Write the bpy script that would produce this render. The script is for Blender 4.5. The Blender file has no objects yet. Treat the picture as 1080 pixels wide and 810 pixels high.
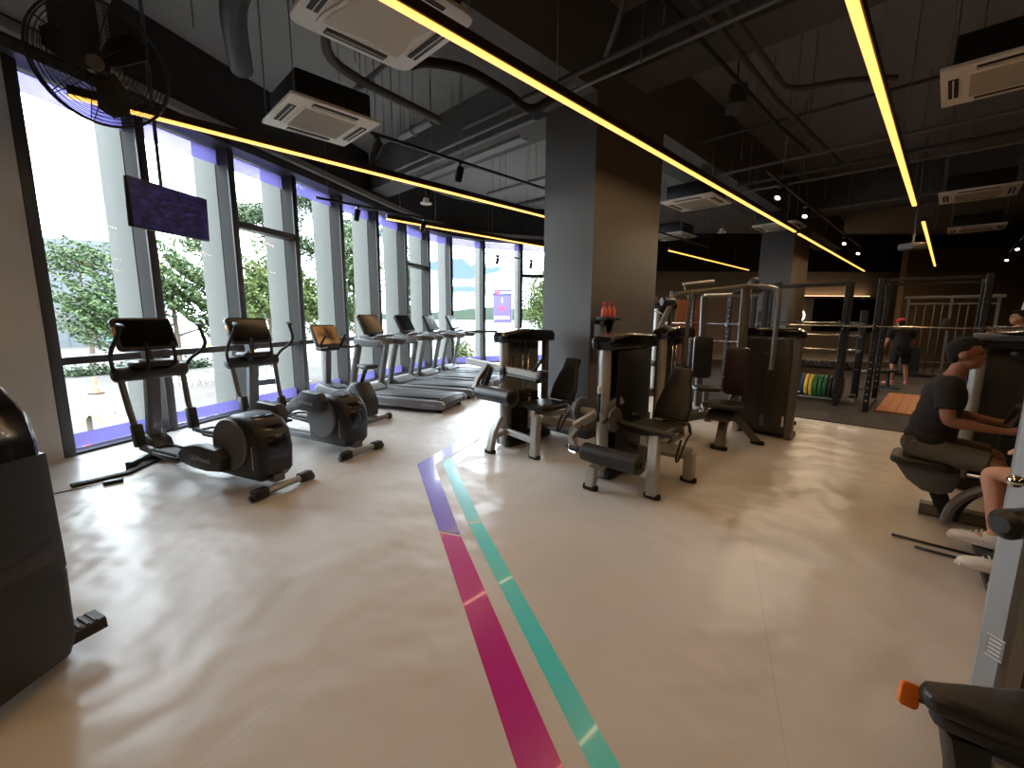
import bpy, bmesh, math, random
from mathutils import Matrix, Vector, Euler
random.seed(11)
SC = bpy.context.scene
COL = SC.collection
PI = math.pi
def R(d): return math.radians(d)
S2 = 0.70710678
def W(a, b, z=0.0):
    """room axes (a runs along the lamp rows, b towards the glass) to world"""
    return Vector((S2 * (a - b), S2 * (a + b), z))
ROOM = PI / 4            # turn that lays local x along the a axis

# ------------------------------------------------------------------ materials
def lin(c):
    return tuple(((v / 255) / 12.92 if v / 255 <= 0.04045 else ((v / 255 + 0.055) / 1.055) ** 2.4) for v in c)
MATS = {}
def mat(name, rgb, rough=0.5, metal=0.0, var=0.08, scale=8.0, bump=0.0, bscale=60.0, spec=0.5, coat=0.0):
    if name in MATS: return MATS[name]
    m = bpy.data.materials.new(name); m.use_nodes = True
    nt = m.node_tree; N = nt.nodes; L = nt.links
    b = N['Principled BSDF']
    c = lin(rgb)
    tc = N.new('ShaderNodeTexCoord')
    nz = N.new('ShaderNodeTexNoise'); nz.inputs['Scale'].default_value = scale; nz.inputs['Detail'].default_value = 3
    L.new(tc.outputs['Object'], nz.inputs['Vector'])
    mx = N.new('ShaderNodeMix'); mx.data_type = 'RGBA'
    mx.inputs['A'].default_value = (*[v * (1 - var) for v in c], 1)
    mx.inputs['B'].default_value = (*[min(1, v * (1 + var)) for v in c], 1)
    L.new(nz.outputs['Fac'], mx.inputs['Factor'])
    L.new(mx.outputs['Result'], b.inputs['Base Color'])
    b.inputs['Roughness'].default_value = rough
    b.inputs['Metallic'].default_value = metal
    b.inputs['Specular IOR Level'].default_value = spec
    b.inputs['Coat Weight'].default_value = coat
    if bump:
        n2 = N.new('ShaderNodeTexNoise'); n2.inputs['Scale'].default_value = bscale
        L.new(tc.outputs['Object'], n2.inputs['Vector'])
        bp = N.new('ShaderNodeBump'); bp.inputs['Strength'].default_value = bump; bp.inputs['Distance'].default_value = 0.01
        L.new(n2.outputs['Fac'], bp.inputs['Height']); L.new(bp.outputs['Normal'], b.inputs['Normal'])
    MATS[name] = m
    return m
def emit(name, col, strength):
    m = bpy.data.materials.new(name); m.use_nodes = True
    nt = m.node_tree; N = nt.nodes; L = nt.links
    b = N['Principled BSDF']
    b.inputs['Base Color'].default_value = (0.8, 0.8, 0.8, 1)
    b.inputs['Emission Color'].default_value = (*col, 1)
    b.inputs['Emission Strength'].default_value = strength
    MATS[name] = m
    return m
def glass(name, tint=(1, 1, 1), gloss=0.06):
    m = bpy.data.materials.new(name); m.use_nodes = True
    nt = m.node_tree; N = nt.nodes; L = nt.links
    N.remove(N['Principled BSDF'])
    tr = N.new('ShaderNodeBsdfTransparent'); tr.inputs['Color'].default_value = (*tint, 1)
    gl = N.new('ShaderNodeBsdfGlossy'); gl.inputs['Roughness'].default_value = 0.02
    fr = N.new('ShaderNodeLayerWeight'); fr.inputs['Blend'].default_value = 0.12
    ml = N.new('ShaderNodeMath'); ml.operation = 'MULTIPLY'; ml.inputs[1].default_value = 0.45
    ad = N.new('ShaderNodeMath'); ad.operation = 'ADD'; ad.inputs[1].default_value = gloss * 0.5
    L.new(fr.outputs['Fresnel'], ml.inputs[0]); L.new(ml.outputs[0], ad.inputs[0])
    mx = N.new('ShaderNodeMixShader')
    L.new(ad.outputs[0], mx.inputs[0]); L.new(tr.outputs[0], mx.inputs[1]); L.new(gl.outputs[0], mx.inputs[2])
    L.new(mx.outputs[0], N['Material Output'].inputs['Surface'])
    MATS[name] = m
    return m

M_BLACK = mat('black_plastic', (26, 26, 28), 0.42, var=0.15)
M_GLOSS = mat('gloss_black_plastic', (16, 16, 17), 0.16, var=0.1, coat=0.3)
M_DARK = mat('charcoal_plastic', (48, 48, 51), 0.45, var=0.12)
M_GREYP = mat('grey_disc_plastic', (92, 92, 93), 0.5)
M_RUB = mat('black_rubber', (22, 22, 23), 0.75, bump=0.3, bscale=90)
M_LEATH = mat('black_vinyl', (34, 33, 33), 0.38, bump=0.15, bscale=160)
M_SILV = mat('silver_paint', (168, 168, 168), 0.36, 0.75, var=0.05)
M_GUN = mat('gunmetal_paint', (104, 104, 106), 0.4, 0.6, var=0.06)
M_CHROME = mat('chrome', (215, 215, 215), 0.15, 1.0, var=0.03)
M_SCREEN = mat('screen_glass', (13, 14, 17), 0.14, var=0.2, scale=3, spec=0.22)
M_STACK = mat('weight_stack_black', (30, 30, 31), 0.5, 0.3)
M_SHROUD = mat('smoky_shroud', (58, 59, 61), 0.35, var=0.08)
M_WHITE = mat('white_print', (225, 225, 225), 0.5)
M_LOGO = mat('logo_print', (170, 172, 176), 0.4)
M_AC = mat('ivory_plastic', (244, 239, 228), 0.5)
M_ACD = mat('louvre_dark', (30, 28, 27), 0.6)
M_ACG = mat('filter_grille', (196, 188, 174), 0.7, var=0.2, scale=200)
M_PIPE = mat('dark_pipe_paint', (66, 66, 68), 0.55, var=0.12)
M_PIPEL = mat('grey_pipe_paint', (118, 118, 120), 0.5, 0.2, var=0.12)
M_INS = mat('black_pipe_insulation', (24, 23, 23), 0.8, bump=0.5, bscale=25)
M_RACK = mat('rack_black', (36, 33, 33), 0.45, 0.3)
M_BROWN = mat('lamp_housing_bronze', (52, 36, 26), 0.5)
LED = emit('led_diffuser', (1.0, 0.44, 0.085), 2.3)
COVE = emit('cove_light', (1.0, 0.62, 0.32), 2.2)
SPOTG = emit('spot_lens', (1.0, 0.85, 0.66), 9.0)

# ------------------------------------------------------------------ mesh builder
SPLIT = {'suspension_wire', 'hanger_rod', 'end_cap', 'pulley', 'foot', 'wheel', 'clamp', 'bracket', 'beam_collar', 'bar_cradle', 'pivot_cap', 'bar_end', 'floor_stay', 'cam_wheel', 'guide_rod', 'adjust_knob', 'linkage_rod', 'pulley_cover'}
def islands(bm):
    seen = set(); out = []
    for v in bm.verts:
        if v in seen: continue
        st = [v]; seen.add(v); c = []
        while st:
            q = st.pop(); c.append(q)
            for e in q.link_edges:
                w_ = e.other_vert(q)
                if w_ not in seen: seen.add(w_); st.append(w_)
        out.append(c)
    return out
class MB:
    def __init__(s): s.bm = bmesh.new()
    def _merge(s, t, M=None):
        if M is not None: bmesh.ops.transform(t, matrix=M, verts=t.verts)
        me = bpy.data.meshes.new('t'); t.to_mesh(me); t.free(); s.bm.from_mesh(me); bpy.data.meshes.remove(me)
    def box(s, c, d, rot=None, bev=0.0, seg=2):
        t = bmesh.new(); bmesh.ops.create_cube(t, size=1)
        bmesh.ops.scale(t, vec=d, verts=t.verts)
        if bev: bmesh.ops.bevel(t, geom=t.edges[:], offset=min(bev, min(d) * 0.49), segments=seg, affect='EDGES', profile=0.5)
        M = Matrix.Translation(c)
        if rot is not None:
            M = M @ (rot.to_4x4() if isinstance(rot, Matrix) else Euler(rot).to_matrix().to_4x4())
        s._merge(t, M); return s
    def prism(s, pts, axis, lo, hi, bev=0.0, seg=2, M=None):
        """outline in the two other axes (cyclic order) pulled along axis"""
        t = bmesh.new()
        def P(p, h):
            if axis == 'x': return (h, p[0], p[1])
            if axis == 'y': return (p[0], h, p[1])
            return (p[0], p[1], h)
        v0 = [t.verts.new(P(p, lo)) for p in pts]; v1 = [t.verts.new(P(p, hi)) for p in pts]
        n = len(pts)
        f0 = t.faces.new(v0); f1 = t.faces.new(v1)
        for i in range(n): t.faces.new((v0[i], v0[(i + 1) % n], v1[(i + 1) % n], v1[i]))
        bmesh.ops.recalc_face_normals(t, faces=t.faces)
        if bev:
            es = list(set(f0.edges[:] + f1.edges[:]))
            bmesh.ops.bevel(t, geom=es, offset=bev, segments=seg, affect='EDGES', profile=0.5)
        s._merge(t, M); return s
    def sweep(s, pts, prof, closed=False, up=None, scales=None, caps=True):
        pts = [Vector(p) for p in pts]; n = len(pts); t = bmesh.new(); rings = []
        tang = []
        for i in range(n):
            if closed: d = pts[(i + 1) % n] - pts[i - 1]
            else: d = pts[min(i + 1, n - 1)] - pts[max(i - 1, 0)]
            tang.append(d.normalized())
        ref = Vector(up) if up else (Vector((0, 0, 1)) if abs(tang[0].z) < 0.9 else Vector((0, 1, 0)))
        for i in range(n):
            T = tang[i]
            if up: ref = Vector(up)
            x = ref.cross(T)
            if x.length < 1e-4: x = Vector((1, 0, 0)).cross(T)
            x.normalize(); y = T.cross(x).normalized()
            if not up: ref = y
            k = scales[i] if scales else 1.0
            # widen at corners so flat bars keep their width
            rings.append([t.verts.new(pts[i] + x * (p[0] * k) + y * (p[1] * k)) for p in prof])
        m = len(prof)
        for i in range(n if closed else n - 1):
            A = rings[i]; B = rings[(i + 1) % n]
            for j in range(m): t.faces.new((A[j], A[(j + 1) % m], B[(j + 1) % m], B[j]))
        if caps and not closed:
            t.faces.new(rings[0][::-1]); t.faces.new(rings[-1])
        bmesh.ops.recalc_face_normals(t, faces=t.faces)
        s._merge(t); return s
    def tube(s, pts, r, seg=10, closed=False, radii=None, smooth=0):
        if smooth: pts = catmull(pts, smooth)
        prof = [(r * math.cos(2 * PI * k / seg), r * math.sin(2 * PI * k / seg)) for k in range(seg)]
        return s.sweep(pts, prof, closed, scales=radii)
    def bar(s, pts, w, h, up=(0, 0, 1), c=0.12):
        k = min(w, h) * c
        a, b = w / 2, h / 2
        prof = [(-a + k, -b), (a - k, -b), (a, -b + k), (a, b - k), (a - k, b), (-a + k, b), (-a, b - k), (-a, -b + k)]
        return s.sweep(pts, prof, up=up)
    def oval(s, pts, w, h, up=(0, 0, 1), seg=14):
        prof = [(w / 2 * math.cos(2 * PI * k / seg), h / 2 * math.sin(2 * PI * k / seg)) for k in range(seg)]
        return s.sweep(pts, prof, up=up)
    def cyl(s, p0, p1, r0, r1=None, seg=20, bev=0.0):
        p0 = Vector(p0); p1 = Vector(p1); d = p1 - p0; r1 = r0 if r1 is None else r1
        prof = [(0, 0), (r0 - bev, 0), (r0, bev), (r1, d.length - bev), (r1 - bev, d.length), (0, d.length)] if bev else [(0, 0), (r0, 0), (r1, d.length), (0, d.length)]
        return s.lathe(prof, p0, d, seg)
    def lathe(s, prof, o, d=(0, 0, 1), seg=20):
        t = bmesh.new(); q = Vector((0, 0, 1)).rotation_difference(Vector(d).normalized()); rings = []
        for r, z in prof:
            if r < 1e-5: rings.append([t.verts.new((0, 0, z))])
            else: rings.append([t.verts.new((r * math.cos(2 * PI * k / seg), r * math.sin(2 * PI * k / seg), z)) for k in range(seg)])
        for A, B in zip(rings, rings[1:]):
            for k in range(seg):
                k2 = (k + 1) % seg
                if len(A) == 1 and len(B) == 1: continue
                if len(A) == 1: t.faces.new((A[0], B[k], B[k2]))
                elif len(B) == 1: t.faces.new((A[k], A[k2], B[0]))
                else: t.faces.new((A[k], A[k2], B[k2], B[k]))
        bmesh.ops.recalc_face_normals(t, faces=t.faces)
        s._merge(t, Matrix.Translation(o) @ q.to_matrix().to_4x4()); return s
    def ell(s, c, r, seg=16, rot=None):
        t = bmesh.new(); bmesh.ops.create_uvsphere(t, u_segments=seg, v_segments=max(6, seg * 2 // 3), radius=1)
        bmesh.ops.scale(t, vec=r if hasattr(r, '__len__') else (r, r, r), verts=t.verts)
        M = Matrix.Translation(c)
        if rot is not None: M = M @ Euler(rot).to_matrix().to_4x4()
        s._merge(t, M); return s
    def quad(s, a, b, c, d):
        vs = [s.bm.verts.new(p) for p in (a, b, c, d)]; s.bm.faces.new(vs); return s
    def move(s, M):
        bmesh.ops.transform(s.bm, matrix=M, verts=s.bm.verts); return s
    def build(s, name, m, parent=None, flat=False):
        if name in SPLIT and parent is not None:
            isl = islands(s.bm)
            if len(isl) > 1:
                o = None
                for vs_ in isl:
                    q = MB(); mp = {v: q.bm.verts.new(v.co) for v in vs_}
                    for f in {f for v in vs_ for f in v.link_faces}: q.bm.faces.new([mp[v] for v in f.verts])
                    o = q.build(name, m, parent, flat)
                s.bm.free(); return o
        me = bpy.data.meshes.new(name)
        for f in s.bm.faces: f.smooth = not flat
        if not flat:
            for e in s.bm.edges:
                if len(e.link_faces) == 2 and e.calc_face_angle(0) > R(38): e.smooth = False
        s.bm.to_mesh(me); s.bm.free()
        me.materials.append(m)
        o = bpy.data.objects.new(name, me); COL.objects.link(o)
        if parent is not None: o.parent = parent
        return o
def catmull(pts, k=6):
    pts = [Vector(p) for p in pts]
    if len(pts) < 3: return pts
    P = [2 * pts[0] - pts[1]] + pts + [2 * pts[-1] - pts[-2]]; out = []
    for i in range(1, len(P) - 2):
        for j in range(k):
            t = j / k; a, b, c, d = P[i - 1:i + 3]
            out.append(0.5 * ((2 * b) + (c - a) * t + (2 * a - 5 * b + 4 * c - d) * t * t + (3 * b - a - 3 * c + d) * t ** 3))
    out.append(pts[-1]); return out
def rrect(w, h, r, n=4, cx=0, cy=0):
    out = []
    for sx, sy, a0 in ((1, 1, 0), (-1, 1, 90), (-1, -1, 180), (1, -1, 270)):
        for k in range(n + 1):
            a = R(a0 + 90 * k / n)
            out.append((cx + sx * (w / 2 - r) + r * math.cos(a), cy + sy * (h / 2 - r) + r * math.sin(a)))
    return out
def tag(o, label=None, cat=None, group=None, kind=None):
    if label: o['label'] = label
    if cat: o['category'] = cat
    if group: o['group'] = group
    if kind: o['kind'] = kind
    return o
def thing(name, label, cat, loc=(0, 0, 0), rz=0.0, group=None):
    o = bpy.data.objects.new(name, None); COL.objects.link(o)
    o.empty_display_size = 0.1
    o.location = loc; o.rotation_euler = (0, 0, rz)
    return tag(o, label, cat, group)
def struct(o): o['kind'] = 'structure'; return o
def kids(o): return [c for c in list(bpy.data.objects) if c.parent == o]
def dup(root, loc, rz, label=None, group=None):
    r = root.copy(); COL.objects.link(r); r.location = loc; r.rotation_euler = (0, 0, rz)
    if label: r['label'] = label
    if group: r['group'] = group
    for ch in kids(root):
        c = ch.copy(); COL.objects.link(c); c.parent = r
        for g in kids(ch):
            d = g.copy(); COL.objects.link(d); d.parent = c
    return r
def lettering(name, text, size, m, parent, M, depth=0.001):
    cu = bpy.data.curves.new(name, 'FONT'); cu.body = text; cu.size = size; cu.extrude = depth
    cu.align_x = 'CENTER'; cu.align_y = 'CENTER'; cu.resolution_u = 2
    t = bpy.data.objects.new('t', cu); COL.objects.link(t)
    dg = bpy.context.evaluated_depsgraph_get()
    me = bpy.data.meshes.new_from_object(t.evaluated_get(dg)); me.name = name
    bpy.data.objects.remove(t); me.materials.clear(); me.materials.append(m)
    me.transform(M)
    o = bpy.data.objects.new(name, me); COL.objects.link(o); o.parent = parent
    return o
def frame(o, x, y):
    """matrix whose local x and y run along the given directions"""
    x = Vector(x).normalized(); y = Vector(y).normalized(); z = x.cross(y).normalized(); y = z.cross(x)
    M = Matrix.Identity(4)
    for i in range(3): M[i][0], M[i][1], M[i][2], M[i][3] = x[i], y[i], z[i], o[i]
    return M
def heading(dx, dy): return math.atan2(dy, dx) - PI / 2     # turn that points local +y along (dx, dy)

# ------------------------------------------------------------------ camera
cam = bpy.data.cameras.new('camera'); camo = bpy.data.objects.new('camera', cam); COL.objects.link(camo)
cam.sensor_width = 36; cam.lens = 455 / 1080 * 36; cam.clip_end = 3000; cam.clip_start = 0.05
camo.matrix_world = Matrix.Translation((0, 0, 1.6)) @ Matrix.Rotation(R(90 - 8.9), 4, 'X') @ Matrix.Rotation(R(0.38), 4, 'Z')
SC.camera = camo
vs = SC.view_settings
vs.view_transform = 'Standard'; vs.look = 'None'; vs.gamma = 1; vs.use_curve_mapping = False; vs.exposure = 0.12
SC.cycles.max_bounces = 8; SC.cycles.diffuse_bounces = 5; SC.cycles.transparent_max_bounces = 16
SC.cycles.sample_clamp_indirect = 6.0; SC.cycles.caustics_reflective = False; SC.cycles.caustics_refractive = False
# ------------------------------------------------------------------ sky and sun
w = bpy.data.worlds.new('sky'); SC.world = w; w.use_nodes = True
N = w.node_tree.nodes; L = w.node_tree.links; bg = N['Background']
tc = N.new('ShaderNodeTexCoord'); mp = N.new('ShaderNodeMapping'); mp.inputs['Scale'].default_value = (1.0, 1.0, 2.6)
L.new(tc.outputs['Generated'], mp.inputs['Vector'])
nz = N.new('ShaderNodeTexNoise'); nz.inputs['Scale'].default_value = 3.1; nz.inputs['Detail'].default_value = 7; nz.inputs['Roughness'].default_value = 0.55
L.new(mp.outputs[0], nz.inputs['Vector'])
cr = N.new('ShaderNodeValToRGB'); e = cr.color_ramp.elements
e[0].position = 0.40; e[0].color = (0.021, 0.034, 0.045, 1)
e[1].position = 0.60; e[1].color = (0.80, 0.92, 1.0, 1)
L.new(nz.outputs['Fac'], cr.inputs[0]); L.new(cr.outputs[0], bg.inputs['Color'])
SKY = bg; bg.inputs['Strength'].default_value = 24.0
sun = bpy.data.lights.new('sun', 'SUN'); sun.energy = 2.5; sun.angle = R(3); sun.color = (1, 0.95, 0.86)
so = bpy.data.objects.new('sun', sun); COL.objects.link(so)
so.rotation_euler = Vector((0.62, 0.12, 0.8)).to_track_quat('Z', 'Y').to_euler()

# ------------------------------------------------------------------ facade line (mullion feet), seen from above
FA = [(-4.98, 4.68), (-4.70, 5.83), (-4.36, 7.08), (-4.01, 8.33), (-3.66, 9.62), (-3.30, 10.95), (-2.92, 12.2), (-2.53, 13.45), (-1.98, 14.32), (-0.98, 15.06), (0.30, 15.55), (1.58, 15.86), (2.86, 16.05)]
FA = [Vector((x, y, 0)) for x, y in FA]
HEAD = 4.1; SLAB = 5.25
def fnorm(i):
    a = FA[max(0, i - 1)]; b = FA[min(len(FA) - 1, i + 1)]
    d = (b - a).normalized(); return Vector((-d.y, d.x, 0))      # outward
ROOMPOLY = [(-5.10, 4.26)] + [(p.x, p.y) for p in FA] + [(4.2, 20.0), (24, 20.0), (24, -5), (-6.2, -5)]
# floor
fm = bpy.data.materials.new('vinyl_floor'); fm.use_nodes = True; MATS['floor'] = fm
N = fm.node_tree.nodes; L = fm.node_tree.links; b = N['Principled BSDF']
tc = N.new('ShaderNodeTexCoord')
mp = N.new('ShaderNodeMapping'); mp.inputs['Rotation'].default_value = (0, 0, R(-65)); mp.inputs['Location'].default_value = (0.6, 0.35, 0)
L.new(tc.outputs['Object'], mp.inputs['Vector'])
bk = N.new('ShaderNodeTexBrick'); bk.inputs['Scale'].default_value = 1; bk.inputs['Brick Width'].default_value = 9.0; bk.inputs['Row Height'].default_value = 1.9
bk.inputs['Mortar Size'].default_value = 0.003; bk.inputs['Mortar Smooth'].default_value = 0.4
bk.inputs['Color1'].default_value = (*lin((207, 201, 195)), 1); bk.inputs['Color2'].default_value = (*lin((204, 198, 192)), 1); bk.inputs['Mortar'].default_value = (*lin((194, 187, 181)), 1)
L.new(mp.outputs[0], bk.inputs['Vector'])
n1 = N.new('ShaderNodeTexNoise'); n1.inputs['Scale'].default_value = 0.9; n1.inputs['Detail'].default_value = 5
L.new(tc.outputs['Object'], n1.inputs['Vector'])
mx = N.new('ShaderNodeMix'); mx.data_type = 'RGBA'; mx.blend_type = 'MULTIPLY'; mx.inputs['Factor'].default_value = 1
cr = N.new('ShaderNodeValToRGB'); cr.color_ramp.elements[0].color = (0.88, 0.88, 0.88, 1); cr.color_ramp.elements[0].position = 0.3; cr.color_ramp.elements[1].position = 0.7
L.new(n1.outputs['Fac'], cr.inputs[0]); L.new(bk.outputs['Color'], mx.inputs['A']); L.new(cr.outputs[0], mx.inputs['B']); L.new(mx.outputs['Result'], b.inputs['Base Color'])
n2 = N.new('ShaderNodeTexNoise'); n2.inputs['Scale'].default_value = 2.2; n2.inputs['Detail'].default_value = 2
n3 = N.new('ShaderNodeTexNoise'); n3.inputs['Scale'].default_value = 260
L.new(tc.outputs['Object'], n2.inputs['Vector']); L.new(tc.outputs['Object'], n3.inputs['Vector'])
b1 = N.new('ShaderNodeBump'); b1.inputs['Strength'].default_value = 0.8; b1.inputs['Distance'].default_value = 0.05
b2 = N.new('ShaderNodeBump'); b2.inputs['Strength'].default_value = 0.12; b2.inputs['Distance'].default_value = 0.002
L.new(n2.outputs['Fac'], b1.inputs['Height']); L.new(n3.outputs['Fac'], b2.inputs['Height']); L.new(b1.outputs[0], b2.inputs['Normal']); L.new(b2.outputs[0], b.inputs['Normal'])
b.inputs['Roughness'].default_value = 0.34; b.inputs['Specular IOR Level'].default_value = 0.45
struct(MB().prism(ROOMPOLY, 'z', -0.3, 0).build('floor', fm, flat=True))
# rubber flooring of the free weight area
M_MAT = mat('rubber_tiles', (62, 53, 46), 0.85, var=0.25, scale=30, bump=0.2, bscale=120)
pa = [W(8.17, 7.6), W(8.17, -14), W(19, -14), W(24.0, -2), W(16.2, 7.6)]
tag(MB().prism([(p.x, p.y) for p in pa], 'z', 0.0005, 0.012).build('rubber_floor', M_MAT, flat=True), kind='structure')
# tapes
def strip(Lp, Rp, name, m, label, grp=None, z0=0.0006, z1=0.0022):
    mb = MB()
    for i in range(len(Lp) - 1):
        mb.prism([Lp[i], Lp[i + 1], Rp[i + 1], Rp[i]], 'z', z0, z1)
    return tag(mb.build(name, m, flat=True), label, 'floor tape', grp)
def tmat(n, c): return mat(n, c, 0.22, var=0.06, scale=4, coat=0.25)
TP = tmat('tape_purple', (116, 92, 200)); TM = tmat('tape_magenta', (192, 44, 136)); TT = tmat('tape_teal', (92, 214, 214)); TT2 = tmat('tape_teal_far', (104, 206, 210))
strip([(-0.545, 3.045), (-1.026, 4.503), (-0.502, 5.888)], [(-0.375, 2.985), (-0.84, 4.50), (-0.37, 5.70)], 'floor_tape', TP, 'violet floor tape, the bent far length beyond the magenta stretch')
strip([(0.46, 0.0), (-0.533, 3.01)], [(0.645, 0.0), (-0.366, 2.955)], 'floor_tape', TM, 'wide magenta floor tape running straight up to the violet piece')
strip([(-0.345, 3.19), (-0.765, 4.56), (-0.373, 5.556)], [(-0.235, 3.2), (-0.625, 4.50), (-0.289, 5.382)], 'floor_tape', TT2, 'pale teal floor tape, the bent far length beside the violet tape')
strip([(0.74, 0.0), (-0.336, 3.165)], [(0.845, 0.0), (-0.228, 3.175)], 'floor_tape', TT, 'long teal floor tape running beside the magenta tape')

# ceiling
M_CEIL = mat('black_ceiling_paint', (136, 135, 135), 0.85, var=0.1)
M_BULK = mat('bulkhead_black', (40, 40, 42), 0.8)
M_BEAM = mat('beam_paint', (92, 92, 92), 0.85)
struct(MB().prism(ROOMPOLY, 'z', SLAB, SLAB + 0.4).build('ceiling', M_CEIL, flat=True))
def abox(a0, a1, b0, b1, z0, z1, bev=0):
    m = MB(); c = W((a0 + a1) / 2, (b0 + b1) / 2, (z0 + z1) / 2)
    return m.box(c, (abs(a1 - a0), abs(b1 - b0), z1 - z0), rot=(0, 0, ROOM), bev=bev)
struct(abox(-3.2, 21, 3.22, 4.02, 4.23, SLAB).build('beam', M_BEAM, flat=True))
struct(abox(5.1, 5.7, 4.02, 10.3, 4.45, SLAB).build('beam', M_BEAM, flat=True))
struct(abox(5.1, 5.7, -10, 3.22, 4.55, SLAB).build('beam', M_BEAM, flat=True))
struct(abox(14.4, 15.2, -9, 3.22, 4.45, SLAB).build('beam', M_BEAM, flat=True))
struct(abox(-3.2, 20, -5.4, -4.6, 4.3, SLAB).build('beam', M_BEAM, flat=True))
# columns
M_COL = mat('column_paint', (88, 86, 85), 0.6, var=0.04, scale=3)
struct(abox(4.62, 6.30, 3.22, 4.02, 0, 4.23).build('column', M_COL, flat=True))
struct(abox(14.1, 15.9, 3.22, 4.05, 0, 4.23).build('column', M_COL, flat=True))
M_SKIRT = mat('skirting_black', (34, 33, 33), 0.5)
m = MB()
for a0, a1, b0, b1 in ((4.60, 6.32, 3.20, 3.22), (4.60, 4.62, 3.2, 4.04), (4.60, 6.32, 4.02, 4.04)):
    c = W((a0 + a1) / 2, (b0 + b1) / 2, 0.055); m.box(c, (a1 - a0, b1 - b0, 0.11), rot=(0, 0, ROOM))
struct(m.build('baseboard_column', M_SKIRT, flat=True))
# walls
M_WALL = mat('wall_warm_grey', (158, 146, 132), 0.75, var=0.06, scale=1.5)
M_WALLD = mat('wall_dark', (44, 38, 34), 0.7)
M_WALLB = mat('wall_brown', (124, 102, 80), 0.7)
M_PIER = mat('pier_plaster', (190, 190, 190), 0.8, var=0.12, scale=3)
M_LBR = mat('dark_brown_panel', (58, 44, 38), 0.5)
def wall(name, p, q, z0, z1, th, m):
    p = Vector((*p, 0)); q = Vector((*q, 0)); d = (q - p); n = Vector((d.y, -d.x, 0)).normalized() * th
    return struct(MB().prism([(p.x, p.y), (q.x, q.y), (q.x + n.x, q.y + n.y), (p.x + n.x, p.y + n.y)], 'z', z0, z1).build(name, m, flat=True))
wall('wall_back', (24, 20), (4.2, 20), 0, SLAB, 0.25, M_WALL)
wall('wall_right', (24, -5), (24, 20), 0, SLAB, 0.25, M_WALLD)
wall('wall_front', (-6.2, -5), (24, -5), 0, SLAB, 0.25, M_WALLD)
wall('wall_left', (-5.22, 3.98), (-6.2, -5), 0, SLAB, 0.25, M_LBR)
wall('wall_far', (4.2, 20), (2.86, 16.05), 0, SLAB, 0.25, M_WALL)
struct(MB().prism([(-4.985, 4.62), (-5.12, 4.2), (-5.16, 3.94), (-5.5, 4.0), (-5.4, 4.75)], 'z', 0, SLAB).build('wall_pier', M_PIER, flat=True))
struct(MB().box((18.9, 16.6, 2.1), (8.6, 0.25, 4.2)).build('wall_side', M_WALLB, flat=True))
struct(MB().prism([(14.62, 16.72), (14.82, 16.52), (18.4, 19.9), (18.2, 20.1)], 'z', 0, 4.2).build('wall_return', M_WALLD, flat=True))
struct(MB().box((12.8, 19.85, 4.45), (16, 0.3, 1.6)).build('trim_1', M_BULK, flat=True))
# cove and mirror panels on the back wall
t = thing('cove_light', 'long warm glowing cove strip across the far back wall', 'light strip')
MB().box((14.05, 19.86, 2.56), (4.0, 0.26, 0.05)).build('shelf', M_WALLD, t)
MB().box((14.05, 19.83, 2.60), (3.95, 0.2, 0.03)).build('diffuser', COVE, t)
tag(MB().box((12.75, 19.95, 2.07), (1.15, 0.06, 0.92), bev=0.01).build('wall_panel', mat('cream_panel', (206, 180, 142), 0.6)), 'cream wall panel under the glowing cove on the back wall', 'panel')
tag(MB().box((15.4, 19.95, 1.75), (3.4, 0.06, 1.45), bev=0.01).build('wall_mirror', mat('smoked_mirror', (60, 52, 46), 0.12, 0.8)), 'smoked mirror panel on the back wall below the cove', 'mirror')
t = thing('reflected_sign', 'small glowing white ring and stroke standing in for a reflected sign on the back wall', 'sign')
E1 = emit('sign_white', (1.0, 0.93, 0.82), 2.0)  # this glow stands in for the reflection of a lit sign
m = MB(); m.tube([(13.15 + 0.13 * math.cos(R(k)), 19.88, 1.72 + 0.2 * math.sin(R(k))) for k in range(-110, 111, 20)], 0.03, 6); m.build('ring', E1, t)
MB().box((12.78, 19.88, 1.72), (0.05, 0.04, 0.32)).build('stroke', E1, t)
# wood panels behind the machines
M_WOOD = mat('orange_wood', (150, 88, 48), 0.5, var=0.3, scale=5)
for (x0, x1, y, z0, z1, lab) in ((5.35, 6.3, 14.3, 0, 2.15, 'orange wood panel standing beside the grey column'), (8.0, 9.4, 15.2, 0, 2.15, 'orange wood panel with a white notice behind the dark racks')):
    t = thing('wood_screen', lab, 'screen', ((x0 + x1) / 2, y, 0))
    MB().box((0, 0, (z0 + z1) / 2), (x1 - x0, 0.06, z1 - z0), bev=0.008).build('board', M_WOOD, t)
    MB().box((0, 0, 0.04), (x1 - x0 + 0.06, 0.3, 0.08), bev=0.01).build('plinth', M_RACK, t)
    if x0 > 7:
        MB().box((0.13, -0.04, 1.42), (0.36, 0.02, 0.62), bev=0.004).build('notice', mat('notice_paper', (196, 186, 170), 0.6), t)
        MB().box((0.13, -0.055, 1.3), (0.26, 0.01, 0.2)).build('print_block', M_DARK, t)

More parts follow.
